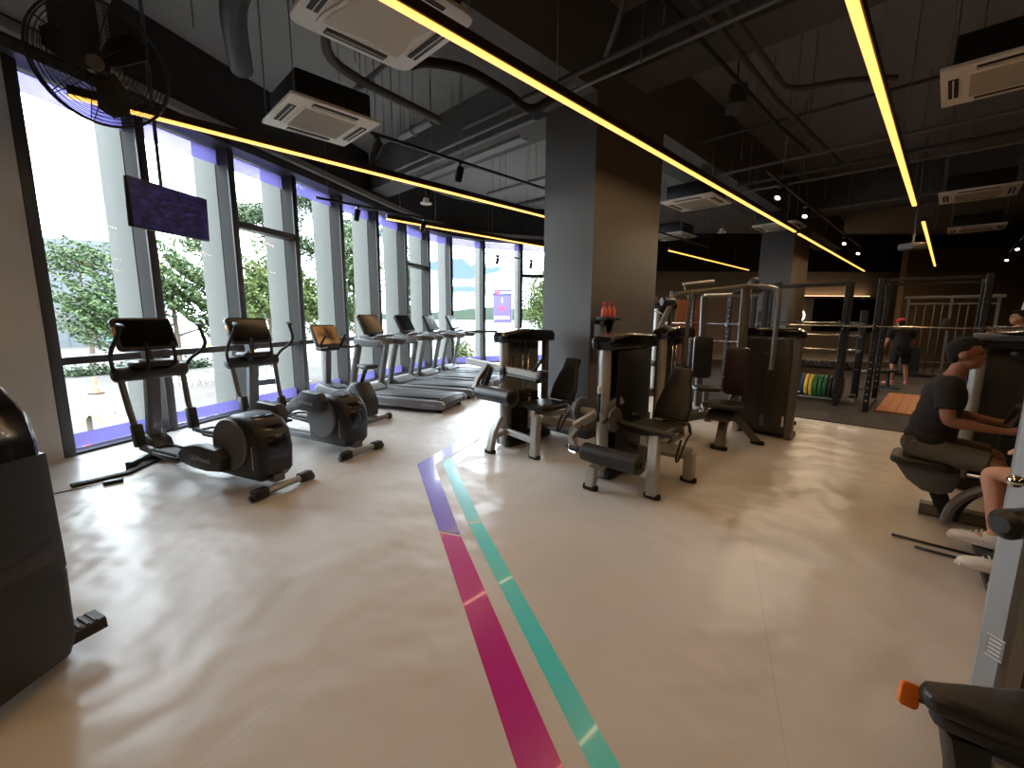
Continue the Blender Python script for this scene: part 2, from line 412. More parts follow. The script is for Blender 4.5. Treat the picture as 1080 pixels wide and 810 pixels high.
# ------------------------------------------------------------------ windows
M_MUL = mat('mullion_grey', (62, 60, 58), 0.8, 0.0, spec=0.2)
M_MULD = mat('mullion_dark', (52, 50, 49), 0.45)
M_FIN = mat('fin_white', (106, 106, 101), 0.7, var=0.04, scale=2)
GL = glass('pane_glass'); FILM = bpy.data.materials.new('violet_film'); FILM.use_nodes = True
N = FILM.node_tree.nodes; L = FILM.node_tree.links; N.remove(N['Principled BSDF'])
f1 = N.new('ShaderNodeBsdfTranslucent'); f1.inputs['Color'].default_value = (0.085, 0.075, 0.21, 1)
f2 = N.new('ShaderNodeBsdfTransparent'); f2.inputs['Color'].default_value = (0.30, 0.27, 0.62, 1)
f4 = N.new('ShaderNodeTexNoise'); f4.inputs['Scale'].default_value = 3
f5 = N.new('ShaderNodeMapRange'); f5.inputs['To Min'].default_value = 0.08; f5.inputs['To Max'].default_value = 0.14
f3 = N.new('ShaderNodeMixShader'); L.new(f4.outputs['Fac'], f5.inputs['Value']); L.new(f5.outputs[0], f3.inputs[0])
L.new(f1.outputs[0], f3.inputs[1]); L.new(f2.outputs[0], f3.inputs[2]); L.new(f3.outputs[0], N['Material Output'].inputs['Surface'])
for i in range(len(FA) - 1):
    p, q = FA[i], FA[i + 1]; d = (q - p); ln = d.length; d.normalize(); n = Vector((-d.y, d.x, 0)); nm = fnorm(i)
    win = struct(bpy.data.objects.new('window_%d' % (i + 1), None)); COL.objects.link(win)
    ang = math.atan2(nm.y, nm.x)
    MB().box(p + nm * 0.13 + Vector((0, 0, HEAD / 2)), (0.24, 0.075, HEAD), rot=(0, 0, ang)).build('mullion', M_MUL, win, flat=True)
    MB().box(p + nm * 0.0 + Vector((0, 0, HEAD / 2)), (0.03, 0.11, HEAD), rot=(0, 0, ang), bev=0.006).build('mullion_shade_cap', M_MULD, win)  # darker cap puts the shade of the inner face into its colour
    g = n * 0.235; mid = (p + q) / 2; a2 = math.atan2(d.y, d.x)
    m = MB(); m.quad(p + g + Vector((0, 0, 0.02)), q + g + Vector((0, 0, 0.02)), q + g + Vector((0, 0, HEAD)), p + g + Vector((0, 0, HEAD))); m.build('pane', GL, win, flat=True)
    g2 = n * 0.222
    for z0, z1 in ((0.03, 0.20), (3.88, 4.095)):
        m = MB(); m.quad(p + g2 + Vector((0, 0, z0)), q + g2 + Vector((0, 0, z0)), q + g2 + Vector((0, 0, z1)), p + g2 + Vector((0, 0, z1))); m.build('tinted_film', FILM, win, flat=True)
    MB().box(mid + n * 0.10 + Vector((0, 0, 1.075)), (ln, 0.2, 0.085), rot=(0, 0, a2)).build('transom', M_MULD, win, flat=True)
    if i in (2, 6, 10):
        MB().box(mid + n * 0.10 + Vector((0, 0, 3.02)), (ln, 0.2, 0.10), rot=(0, 0, a2)).build('transom', M_MULD, win, flat=True)
    MB().box(mid + n * 0.10 + Vector((0, 0, 0.015)), (ln, 0.2, 0.03), rot=(0, 0, a2)).build('sill', M_SKIRT, win, flat=True)
    dn = 0.43
    struct(MB().box(p + nm * (0.26 + dn / 2) + Vector((0, 0, 2.2)), (dn, 0.085, 6.6), rot=(0, 0, ang)).build('trim_%d' % (i + 10), M_FIN, flat=True))
# pelmet and bulkhead over the glass
inn = [FA[i] - fnorm(i) * 0.02 for i in range(len(FA))]
ext = [FA[0] + (FA[0] - FA[1]) * 0.45] + FA
nn = [fnorm(0)] + [fnorm(i) for i in range(len(FA))]
M_PEL = mat('pelmet_grey', (126, 124, 122), 0.6)
m = MB(); m.sweep([p + n * 0.08 + Vector((0, 0, 4.16)) for p, n in zip(ext, nn)], [(-0.22, -0.05), (0.22, -0.05), (0.22, 0.05), (-0.22, 0.05)], up=(0, 0, 1))
struct(m.build('trim_2', M_MULD, flat=True))
m = MB(); m.sweep([p - n * 0.20 + Vector((0, 0, 4.29)) for p, n in zip(ext, nn)], [(-0.05, -0.05), (0.05, -0.05), (0.05, 0.05), (-0.05, 0.05)], up=(0, 0, 1))
struct(m.build('trim_3', M_PEL, flat=True))
m = MB(); m.sweep([p + n * 0.02 + Vector((0, 0, 4.73)) for p, n in zip(ext, nn)], [(-0.12, -0.52), (0.12, -0.52), (0.12, 0.52), (-0.12, 0.52)], up=(0, 0, 1))
struct(m.build('trim_4', M_BULK, flat=True))
q0 = ext[0] - nn[0] * 0.13; q1 = FA[0] * 0.75 + FA[1] * 0.25 - nn[1] * 0.13
struct(MB().prism([(q0.x, q0.y), (q1.x, q1.y), (q1.x + 0.012, q1.y - 0.02), (q0.x + 0.012, q0.y - 0.02)], 'z', 4.42, SLAB - 0.002).build('trim_5', M_PIER, flat=True))
# switch on the pier
t = thing('door_sensor', 'small white sensor box on the grey wall pier', 'sensor', (-5.085, 4.27, 1.58), heading(0.92, -0.35))
MB().box((0, 0.012, 0), (0.045, 0.03, 0.13), bev=0.006).build('case', M_WHITE, t)
MB().box((0, 0.03, -0.03), (0.02, 0.012, 0.05), bev=0.003).build('button', mat('sensor_brown', (140, 110, 95), 0.5), t)

# ------------------------------------------------------------------ outside
GZ = -3.8
M_ROAD = mat('asphalt_pale', (68, 63, 58), 0.9, var=0.12, scale=0.4)
M_PAVE = mat('paving_pale', (80, 75, 70), 0.9, var=0.1, scale=0.7)
M_LINE = mat('road_paint', (140, 138, 134), 0.7)
M_GRASS = mat('lawn_green', (66, 82, 36), 0.9, var=0.3, scale=3)
struct(MB().box((-300, 300, GZ - 0.25), (1600, 1500, 0.5)).build('ground', M_PAVE, flat=True))
def groundquad(pts, z, name, m): return MB().prism(pts, 'z', GZ, GZ + z).build(name, m, flat=True)
# the street crosses the view beyond the glass, roughly along (0.75, 0.66)
rd = Vector((0.62, 0.78, 0)).normalized(); rn = Vector((-rd.y, rd.x, 0)); o0 = Vector((-19.5, 20.5, 0))
def RP(s, t): v = o0 + rd * s + rn * t; return (v.x, v.y)
struct(groundquad([RP(-60, -4), RP(90, -4), RP(90, 7), RP(-60, 7)], 0.02, 'road', M_ROAD))
m = MB()
for k in range(-6, 12): m.prism([RP(k * 5, 1.4), RP(k * 5 + 2.4, 1.4), RP(k * 5 + 2.4, 1.55), RP(k * 5, 1.55)], 'z', GZ + 0.02, GZ + 0.03)
for k in range(7): m.prism([RP(1.2 + k * 0.9, -3.2), RP(1.65 + k * 0.9, -3.2), RP(1.65 + k * 0.9, -0.6), RP(1.2 + k * 0.9, -0.6)], 'z', GZ + 0.02, GZ + 0.03)
m.prism([RP(-60, -3.7), RP(90, -3.7), RP(90, -3.55), RP(-60, -3.55)], 'z', GZ + 0.02, GZ + 0.03)
tag(m.build('road_marking', M_LINE, flat=True), kind='structure')
struct(groundquad([RP(-9, -9), RP(-0.5, -7.5), RP(-0.5, -5.2), RP(-9, -5.0)], 0.05, 'lawn', M_GRASS))
LEAF = {}
for nme, c in (('leaf_mid', (54, 73, 33)), ('leaf_dark', (42, 60, 30)), ('leaf_light', (74, 88, 40)), ('leaf_olive', (66, 76, 42))):
    LEAF[nme] = mat(nme, c, 0.7, var=0.35, scale=1.2)
M_BARK = mat('bark', (92, 80, 68), 0.9)
def tree(x, y, h, blobs, leaf, label, cat='tree', n=3600, ls=0.211, name='tree', group='trees beyond the glass', rnd=1):
    rg = random.Random(rnd)
    t = thing(name, label, cat, (x, y, GZ), 0, group)
    m = MB(); top = Vector(blobs[0][0]); m.tube([(0, 0, 0), (0.1, 0.05, h * 0.25), (top.x * 0.4, top.y * 0.4, h * 0.5)], 0.26, 8, radii=[1, 0.75, 0.5])
    for c, r in blobs: m.tube([(0.1, 0.05, h * 0.25), (c[0] * 0.5, c[1] * 0.5, c[2] * 0.72), c], 0.13, 6, radii=[1, 0.6, 0.25])
    m.build('trunk', M_BARK, t)
    bm = bmesh.new()
    vol = [r[0] * r[1] * r[2] for c, r in blobs]; tot = sum(vol)
    for (c, r), v in zip(blobs, vol):
        for k in range(int(n * v / tot) + 20):
            while True:
                p = Vector((rg.uniform(-1, 1), rg.uniform(-1, 1), rg.uniform(-1, 1)))
                if 0.25 < p.length < 1: break
            p = p * (0.72 + 0.28 * math.sin(p.x * 9 + p.y * 7 + p.z * 11))
            P = Vector((c[0] + p.x * r[0], c[1] + p.y * r[1], c[2] + p.z * r[2]))
            a = Vector((rg.uniform(-1, 1), rg.uniform(-1, 1), rg.uniform(-0.6, 0.6))).normalized() * ls * rg.uniform(0.7, 1.3)
            bb = a.cross(Vector((rg.uniform(-1, 1), rg.uniform(-1, 1), rg.uniform(-1, 1)))).normalized() * ls * 0.6
            vsx = [bm.verts.new(P + q) for q in (-a, -bb, a, bb)]; bm.faces.new(vsx)
    me = bpy.data.meshes.new('foliage'); bm.to_mesh(me); bm.free(); me.materials.append(LEAF[leaf])
    f = bpy.data.objects.new('foliage', me); COL.objects.link(f); f.parent = t
    return t
tree(-42, 43, 12, [((0, 0, 10.5), (4.4, 4.4, 2.3)), ((-4, -2.5, 8.2), (3.4, 3.4, 1.7)), ((3.2, 2.8, 9.2), (2.8, 2.8, 1.7)), ((-3.6, -3.8, 6.4), (2.6, 2.6, 1.4))], 'leaf_mid', 'open branched tree in front of the pale office block', n=6240, ls=0.161, rnd=3)
tree(-29.5, 38, 14, [((0, 0, 8.0), (4.6, 4.6, 4.2)), ((-3.2, -3, 5.6), (3.8, 3.8, 3.6)), ((2.6, 2.8, 5.8), (3.6, 3.6, 3.8))], 'leaf_mid', 'dense leafy street tree behind the first silver cross trainer', n=19000, ls=0.174, rnd=4)
tree(-27, 45, 20, [((0, 0, 15.2), (4.2, 4.2, 1.5)), ((3, 2, 13), (4, 4, 1.4)), ((-2.8, -2, 12), (3.6, 3.6, 1.3))], 'leaf_olive', 'tall tree with flat layered crown above the dense street tree', n=7200, ls=0.149, rnd=5)
tree(-21.5, 38.5, 14, [((0, 0, 7.6), (3.6, 3.6, 4.2)), ((2.2, 2.4, 6.6), (3.2, 3.2, 3.6))], 'leaf_light', 'yellow green tree behind the exercise bike', n=14000, ls=0.161, rnd=6)
tree(-20, 46, 21, [((0, 0, 16.8), (4.4, 4.4, 1.6)), ((-3, -2.5, 14.6), (3.6, 3.6, 1.5)), ((3.2, 3, 14.4), (3.6, 3.6, 1.5)), ((0, 0, 12), (3, 3, 1.5))], 'leaf_dark', 'tallest flat crowned rain tree standing behind the window transom', n=8640, ls=0.149, rnd=7)
tree(-15.2, 42, 15, [((0, 0, 10), (3.0, 3.0, 4.6)), ((-1.5, 1, 6), (2.8, 2.8, 3))], 'leaf_mid', 'narrow green tree seen between the fins above the first treadmill', n=8640, ls=0.161, rnd=8)
tree(-11.4, 46, 13, [((0, 0, 9), (2.6, 2.6, 4.2)), ((0.6, 0, 5), (2.4, 2.4, 3))], 'leaf_dark', 'dark green tree seen above the second treadmill', n=6240, ls=0.161, rnd=9)
tree(3.0, 40, 12, [((0, 0, 6.4), (2.6, 2.6, 3.4)), ((0.8, 0, 8.6), (1.6, 1.6, 2.2))], 'leaf_light', 'light green tree outside beside the grey column', n=7680, ls=0.136, rnd=10)
tree(-3.4, 26, 4.2, [((0, 0, 2.8), (1.3, 1.3, 1.2))], 'leaf_light', 'low yellow green tree outside behind the last treadmill', n=2880, ls=0.112, rnd=12)
def bush(pts, leaf, label, n, ls, r, rnd):
    rg = random.Random(rnd); bm = bmesh.new()
    for k in range(n):
        c = pts[rg.randrange(len(pts))]
        p = Vector((rg.gauss(0, 0.5), rg.gauss(0, 0.5), abs(rg.gauss(0.2, 0.4)))) * r + Vector((*c, GZ))
        a = Vector((rg.uniform(-1, 1), rg.uniform(-1, 1), rg.uniform(-1, 1))).normalized() * ls; b_ = a.cross(Vector((rg.uniform(-1, 1), rg.uniform(-1, 1), rg.uniform(-1, 1)))).normalized() * ls * 0.6
        bm.faces.new([bm.verts.new(p + q) for q in (-a, -b_, a, b_)])
    me = bpy.data.meshes.new('hedge'); bm.to_mesh(me); bm.free(); me.materials.append(LEAF[leaf])
    o = bpy.data.objects.new('hedge', me); COL.objects.link(o); return tag(o, label, 'hedge')
bush([(-38 + k * 0.75, 37 + k * 0.9) for k in range(9)], 'leaf_dark', 'low clipped hedge along the far side of the road', 1600, 0.18, 0.9, 21)
# palm in the near verge
t = thing('palm_plant', 'small feathery palm outside by the first window post', 'plant', (-17.4, 17.3, GZ), 0)
m = MB(); m.tube([(0, 0, 0), (0, 0, 1.2)], 0.09, 8); m.build('trunk', M_BARK, t)
m = MB()
for k in range(13):
    a = 2 * PI * k / 13; d = Vector((math.cos(a), math.sin(a), 0)); L_ = 1.25
    m.sweep([Vector((0, 0, 1.2)) + d * (L_ * s) + Vector((0, 0, 0.7 * s - 0.9 * s * s)) for s in (0, 0.25, 0.5, 0.75, 1)], [(-0.09, 0), (0, 0.01), (0.09, 0), (0, -0.01)], scales=[0.4, 1, 1, 0.7, 0.1])
m.build('frond', LEAF['leaf_light'], t)
# office block
t = thing('office_building', 'pale grey glazed office block beyond the trees', 'building', (-78, 76, GZ), R(20))
bm_ = mat('curtain_wall', (72, 76, 80), 0.3, var=0.12, scale=0.15)
MB().box((0, 0, 8.5), (24, 16, 17)).build('block', bm_, t, flat=True)
m = MB()
for k in range(13): m.box((-12 + k * 2, -8.03, 8.5), (0.12, 0.1, 17))
for k in range(9): m.box((0, -8.03, 1 + k * 1.9), (24, 0.1, 0.1))
m.build('facade_grid', mat('grid_grey', (68, 73, 78), 0.4), t, flat=True)
MB().box((10.5, -8.6, 4.5), (2.6, 1.0, 7), bev=0.1).build('entrance_bay', mat('teal_glass', (120, 165, 160), 0.2), t)
# far hills and a pale shore
m = MB(); rg = random.Random(5)
pts = [(-420 + k * 26, 9 + 6 * math.sin(k * 0.5) + rg.uniform(-1.5, 1.5)) for k in range(34)]
m.prism([(-420, GZ)] + pts + [(440, GZ)], 'y', 620, 700)
struct(m.build('hills', mat('hill_green', (56, 67, 55), 0.95, var=0.2, scale=0.02), flat=True))
struct(groundquad([(-400, 110), (300, 110), (400, 600), (-500, 600)], 0.05, 'lake', mat('pale_water', (118, 122, 126), 0.3, var=0.05, scale=0.05)))
# white car
t = thing('car', 'white saloon car parked across the road', 'car', (-16.2, 28.3, GZ + 0.0), heading(0.62, 0.78))
body = [(-2.2, 0.3), (-2.25, 0.62), (-2.1, 0.85), (-1.5, 0.92), (-0.95, 1.36), (0.3, 1.4), (1.05, 0.95), (1.95, 0.82), (2.2, 0.6), (2.2, 0.3)]
MB().prism(body, 'x', -0.86, 0.86, bev=0.09).build('body', mat('car_white', (232, 232, 230), 0.25, coat=0.5), t)
MB().prism([(-1.35, 0.93), (-0.9, 1.3), (0.25, 1.33), (0.88, 0.95)], 'x', -0.875, 0.875).build('side_windows', M_SCREEN, t)
for sx in (-0.8, 0.8):
    for y_ in (-1.35, 1.4):
        wl = MB().cyl((sx - 0.1, y_, 0.32), (sx + 0.1, y_, 0.32), 0.32, seg=20).build('wheel', M_RUB, t)
        MB().cyl((sx - 0.11, y_, 0.32), (sx + 0.11, y_, 0.32), 0.2, seg=14).build('hub', M_SILV, wl)
# cones
def cone(name, x, y, lab, s=1.0):
    t = thing(name, lab, 'cone', (x, y, GZ + 0.02))
    MB().box((0, 0, 0.03), (0.42 * s, 0.42 * s, 0.06), bev=0.02).build('base', M_RUB, t)
    MB().lathe([(0.16 * s, 0), (0.03 * s, 0.72 * s), (0, 0.72 * s)], (0, 0, 0.06), seg=14).build('body', mat('cone_orange', (226, 92, 66), 0.6), t)
    MB().lathe([(0.125 * s, 0), (0.09 * s, 0.16 * s)], (0, 0, 0.06 + 0.22 * s), seg=14).build('white_band', M_WHITE, t)
cone('traffic_cone', -28.3, 28.9, 'orange traffic cone on the road by the hedge', 1.5)
cone('traffic_cone', -16.2, 15.9, 'orange traffic cone at the verge near the palm', 1.0)
# white chairs of the outdoor terrace
def terrace_chair():
    t = thing('terrace_chair', 'white plastic chair on the terrace across the road', 'chair', (0, 0, 0), 0, 'white terrace chairs')
    m = MB(); m.box((0, 0, 0.44), (0.46, 0.46, 0.05), bev=0.02); m.build('seat', M_WHITE, t)
    m = MB(); m.box((0, -0.22, 0.68), (0.46, 0.05, 0.44), rot=(0.15, 0, 0), bev=0.02); m.build('backrest', M_WHITE, t)
    for sx in (-0.19, 0.19):
        for sy in (-0.19, 0.19): MB().cyl((sx, sy, 0), (sx * 0.95, sy * 0.95, 0.43), 0.024, seg=6).build('leg', M_WHITE, t)
    return t
tcx = terrace_chair(); k0 = 0; rg = random.Random(2)
for r_ in range(3):
    for c_ in range(11):
        p = Vector((-25.6 + c_ * 0.62, 31.0 + c_ * 0.72, GZ)) + Vector((-0.9, 0.8, 0)) * r_
        rz = rg.uniform(0, 6.28)
        if k0 == 0: tcx.location = p; tcx.rotation_euler.z = rz
        else: dup(tcx, p, rz)
        k0 += 1
def parasol(x, y, h, r, c, lab, peak=0.7):
    t = thing('parasol', lab, 'parasol', (x, y, GZ), 0.3)
    MB().cyl((0, 0, 0), (0, 0, h), 0.05, seg=8).build('pole', M_SILV, t)
    MB().cyl((0, 0, 0), (0, 0, 0.1), 0.35, seg=14).build('base', M_GUN, t)
    MB().lathe([(r, 0), (r * 0.98, 0.06), (0.03, peak), (0, peak)], (0, 0, h - peak), seg=8).build('canopy', c, t, flat=True)
YEL = mat('canvas_yellow', (236, 206, 60), 0.7); CRM = mat('canvas_cream', (228, 226, 218), 0.7)
parasol(-25.4, 37.4, 3.2, 1.6, YEL, 'yellow parasol over the white terrace chairs')
parasol(-20.4, 32.6, 3.1, 1.5, YEL, 'yellow parasol behind the white parked car')
parasol(-16.6, 34.6, 3.4, 2.1, CRM, 'cream canopy parasol behind the second cross trainer', 1.0)
parasol(-13.2, 30.0, 3.5, 2.2, CRM, 'cream canopy parasol seen behind the exercise bike', 1.0)
parasol(-8.6, 31.8, 3.5, 2.2, CRM, 'cream canopy parasol seen behind the first treadmill', 1.0)
# street banner
t = thing('street_banner', 'purple street banner with white lettering on a lamp post', 'banner', (-1.05, 44, GZ), R(4))
MB().cyl((0.95, 0.1, 0), (0.95, 0.1, 9.5), 0.07, seg=10).build('post', M_GUN, t)
PUR = mat('banner_purple', (88, 76, 150), 0.6); 
MB().box((0, 0, 6.1), (1.8, 0.05, 2.75)).build('cloth', PUR, t)
MB().box((0, 0, 7.75), (2.0, 0.08, 0.62)).build('header', mat('banner_navy', (58, 58, 92), 0.6), t)
BM = lambda x, z: frame((x, -0.06, z), (1, 0, 0), (0, 0, 1))
RED = mat('heart_red', (222, 60, 84), 0.5)
lettering('lettering', 'I', 0.72, M_WHITE, t, BM(0, 6.95), 0.01); lettering('lettering', 'JOHOR', 0.5, M_WHITE, t, BM(0, 5.25), 0.01)
lettering('lettering', 'JOHOR', 0.34, M_WHITE, t, BM(0.36, 7.75), 0.01); lettering('lettering', 'I', 0.4, M_WHITE, t, BM(-0.82, 7.75), 0.01)
def heart(s, x, z, y):
    pts = []
    for k in range(24):
        a = 2 * PI * k / 24
        pts.append((x + s * 16 * math.sin(a) ** 3 / 16, z + s * (13 * math.cos(a) - 5 * math.cos(2 * a) - 2 * math.cos(3 * a) - math.cos(4 * a)) / 16))
    return MB().prism(pts, 'y', y - 0.02, y)
heart(0.36, 0, 6.15, -0.05).build('heart', RED, t, flat=True); heart(0.26, -0.46, 7.75, -0.06).build('heart', RED, t, flat=True)
# ------------------------------------------------------------------ linear lamps
ROD = mat('threaded_rod', (120, 118, 116), 0.5, 0.5)
LPM = 2.9
def linear_lamp(label, a0, a1, b, z=3.4, group='linear lamps under the ceiling', seam=2.4, wd=0.05, rods=True, power=1.0):
    t = thing('linear_lamp', label, 'lamp', W((a0 + a1) / 2, b, z), ROOM, group); h = (a1 - a0) / 2
    MB().box((0, 0, 0.045), (2 * h, wd + 0.014, 0.07)).build('housing', M_BROWN, t, flat=True)
    MB().box((0, 0, -0.002), (2 * h - 0.01, wd, 0.022), bev=0.006).build('diffuser', LED, t)
    la = bpy.data.lights.new('lamp_light', 'AREA'); la.shape = 'RECTANGLE'; la.size = 2 * h - 0.02; la.size_y = wd; la.energy = LPM * 2 * h * power; la.color = (1.0, 0.64, 0.31)
    lo = bpy.data.objects.new('lamp_light', la); COL.objects.link(lo); lo.parent = t; lo.location = (0, 0, -0.016)
    if rods:
        k = -h + 0.3
        m = MB()
        while k < h:
            m.cyl((k, 0, 0.08), (k, 0, SLAB - z - 0.004), 0.004, seg=5); k += 2.4
        m.build('suspension_wire', ROD, t)
linear_lamp('long warm linear lamp passing in front of the grey column', -4.5, 10.9, 2.5)
linear_lamp('warm linear lamp continuing beyond the ceiling cassette at the second column', 11.2, 21.5, 2.5)
linear_lamp('thin linear lamp running along under the window bulkhead', 0.14, 9.6, 5.42)
linear_lamp('warm linear lamp low over the back wall left of the second column', 11.6, 18.3, 5.6)
linear_lamp('thick glowing linear lamp straight overhead at the right side', -3.0, 9.7, 0.6, wd=0.055)
linear_lamp('short linear lamp in line with the overhead one, deeper in the hall', 11.4, 21.0, 0.55)
linear_lamp('faint linear lamp nearest the glass above the treadmills', 4.33, 9.6, 7.7)
linear_lamp('added unseen linear lamp over the free weight floor out by the right wall', -2.0, 9.0, -3.6)  # out of view, added to light the right side of the hall
linear_lamp('added unseen linear lamp at the far right over the cable machines', 10.5, 18.0, -3.6)  # also added out of view, lights the cable machine end

# ------------------------------------------------------------------ track lights
def track(label, a0, a1, b, z):
    t = thing('light_track', label, 'track', W((a0 + a1) / 2, b, z), ROOM)
    MB().box((0, 0, 0), (a1 - a0, 0.036, 0.034)).build('rail', M_BLACK, t, flat=True)
    m = MB()
    for k in (-0.42, 0.42): m.cyl((k * (a1 - a0), 0, 0.017), (k * (a1 - a0), 0, SLAB - z - 0.004), 0.004, seg=5)
    m.build('suspension_wire', ROD, t)
track('black light track below the small ceiling cassette', 2.68, 6.2, 5.05, 3.72)
track('short light track close to the window mullions', 3.0, 5.6, 7.62, 3.52)
track('thin far light track by the last windows', 8.6, 11.6, 9.85, 3.42)
track('light track beside the second column lamp', 7.0, 16.6, 2.02, 3.62)
track('light track at the far right of the hall', 14, 21.5, -1.05, 3.62)
track('light track behind the grey column', 7.6, 13.2, 5.15, 3.62)
NSP = [0]
def spot(label, a, b, z, tilt, turn, on=0.0, aim=None):
    t = thing('spotlight', label, 'spotlight', W(a, b, z), ROOM + turn, 'track spotlights')
    MB().box((0, 0, -0.02), (0.14, 0.034, 0.04), bev=0.004).build('adapter', M_BLACK, t)
    MB().cyl((0, 0, -0.03), (0, 0, -0.10), 0.012, seg=8).build('yoke', M_BLACK, t)
    d = Vector((0, math.sin(tilt), -math.cos(tilt)))
    c = Vector((0, 0, -0.10)) - d * 0.05
    hd = MB().lathe([(0, 0), (0.045, 0), (0.05, 0.01), (0.05, 0.19), (0.044, 0.19), (0.040, 0.165), (0, 0.165)], c, d, 18).build('lamp_head', M_BLACK, t)
    MB().lathe([(0, 0), (0.038, 0), (0.038, 0.004), (0, 0.004)], c + d * 0.168, d, 16).build('lens', SPOTG if on else M_CHROME, hd)
    if on:
        l = bpy.data.lights.new('spot_beam', 'SPOT'); l.energy = on; l.color = (1, 0.8, 0.58); l.spot_size = R(80); l.spot_blend = 0.7; l.shadow_soft_size = 0.04
        lo = bpy.data.objects.new('spot_beam', l); COL.objects.link(lo); lo.parent = t
        lo.location = c + d * 0.215; lo.rotation_euler = (-d).to_track_quat('Z', 'Y').to_euler()
spot('black spotlight hanging right under the small ceiling cassette', 2.76, 5.05, 3.70, R(28), R(40))
spot('black spotlight on the track left of the grey column', 4.0, 5.05, 3.70, R(12), R(60))
spot('black spotlight hanging before the fifth window mullion', 3.72, 7.62, 3.50, R(12), R(80))
spot('small black spotlight above the treadmill consoles', 5.1, 7.62, 3.50, R(20), R(80))
spot('tiny grey spotlight on the far track, the left of two', 9.2, 9.85, 3.40, R(15), 0)
spot('tiny grey spotlight on the far track, the right of two', 10.7, 9.85, 3.40, R(15), 0)
spot('lit spotlight just right of the grey column', 8.2, 5.15, 3.60, R(38), R(60), 40)
spot('lit spotlight above the wood screen left of the second column', 9.6, 5.15, 3.60, R(38), R(75), 90)
spot('lit spotlight above the long lamp near the second ceiling cassette', 7.8, 2.02, 3.60, R(42), R(70), 60)
spot('lit spotlight by the end of the long lamp', 9.5, 2.02, 3.60, R(42), R(80), 60)
spot('lit spotlight beside the deeper linear lamp, the first of two', 13.6, 2.02, 3.60, R(48), R(85), 80)
spot('lit spotlight beside the deeper linear lamp, the second of two', 15.9, 2.02, 3.60, R(48), R(85), 80)
spot('lit spotlight at the far right edge, the highest bright dot', 15.4, -1.05, 3.60, R(45), R(88), 110)
spot('lit spotlight at the far right, in the middle of the bright dots', 17.6, -1.05, 3.60, R(45), R(88), 110)
spot('lit spotlight at the far right, the lowest bright dot', 20.6, -1.05, 3.60, R(45), R(88), 110)
spot('black spotlight pair head over the far back wall', 16.4, 3.9, 3.62, R(30), 0)

# ------------------------------------------------------------------ ceiling cassettes
def cassette(label, a, b, z=3.7, s=0.95, rounded=False, body=True, hang=0.0, tone=None):
    t = thing('air_conditioner', label, 'air conditioner', W(a, b, z), ROOM, 'ceiling cassette units')
    m_ = tone or M_AC
    MB().prism(rrect(s, s, 0.10 if rounded else 0.02, 5), 'z', -0.0, 0.035, bev=0.008).build('fascia', m_, t)
    g = s * 0.29
    if rounded:
        pts = []
        for k in range(48):
            q = 2 * PI * k / 48; r_ = g * 1.0 / max(abs(math.cos(q)), abs(math.sin(q))) ** 0.86 * (1 + 0.10 * math.cos(4 * q + PI))
            pts.append((r_ * math.cos(q), r_ * math.sin(q)))
        MB().prism([(x * 1.13, y * 1.13) for x, y in pts], 'z', -0.014, 0.0, bev=0.006).build('grille_frame', m_, t)
        MB().prism(pts, 'z', -0.019, -0.012).build('intake_grille', M_ACG, t)
    else:
        MB().prism(rrect(2 * g + 0.05, 2 * g + 0.05, 0.015, 2), 'z', -0.010, 0.0, bev=0.003).build('grille_frame', m_, t)
        m = MB()
        m.box((0, 0, -0.010), (2 * g, 2 * g, 0.006))
        for k in range(22): m.box((0, -g + g * 2 * (k + 0.5) / 22, -0.014), (2 * g, 0.006, 0.006))
        m.build('intake_grille', M_ACG, t, flat=True)
    for k in range(4):
        m = MB(); Mr = Matrix.Rotation(k * PI / 2, 4, 'Z')
        m.box((0, s * 0.405, -0.003), (s * 0.50, s * 0.075, 0.012)).move(Mr); sl = m.build('louvre_slot', M_ACD, t, flat=True)
        m = MB(); m.box((0, s * 0.405, -0.010), (s * 0.49, 0.007, 0.012), rot=(0.5, 0, 0)).move(Mr); m.build('vane', m_, sl, flat=True)
    if body:
        q = s * 0.84
        m = MB().box((0, 0, 0.165), (q, q, 0.26), bev=0.02); m.build('casing', M_BLACK, t)
        m = MB()
        for sx in (-1, 1):
            for sy in (-1, 1):
                m.cyl((sx * q * 0.54, sy * q * 0.54, 0.05), (sx * q * 0.54, sy * q * 0.54, SLAB - z - 0.004), 0.006, seg=6)
        m.build('hanger_rod', ROD, t)
    return t
cassette('large ceiling cassette with rounded white fascia nearest overhead', 1.78, 3.13, 3.7, 0.98, True, tone=mat('fascia_white', (214, 210, 206), 0.45))
cassette('square ivory ceiling cassette with louvred panel by the windows', 2.15, 5.17, 3.7, 0.94)
cassette('square ivory ceiling cassette near the right edge beside the overhead lamp', 5.95, 0.02 - 0.17, 3.7, 0.9)
cassette('flat ceiling cassette hanging beside the right face of the grey column', 8.4, 3.58, 3.7, 0.95)
cassette('flat ceiling cassette just before the second column', 11.85, 3.05, 3.7, 0.95, True)
cassette('ceiling cassette at the far right, second of that row', 11.1, -0.1, 3.7, 0.95)
cassette('small far ceiling cassette at the right, third of that row', 15.2, -0.2, 3.7, 0.95)
cassette('distant ceiling cassette behind the grey column', 11.35, 5.42, 3.7, 0.95)

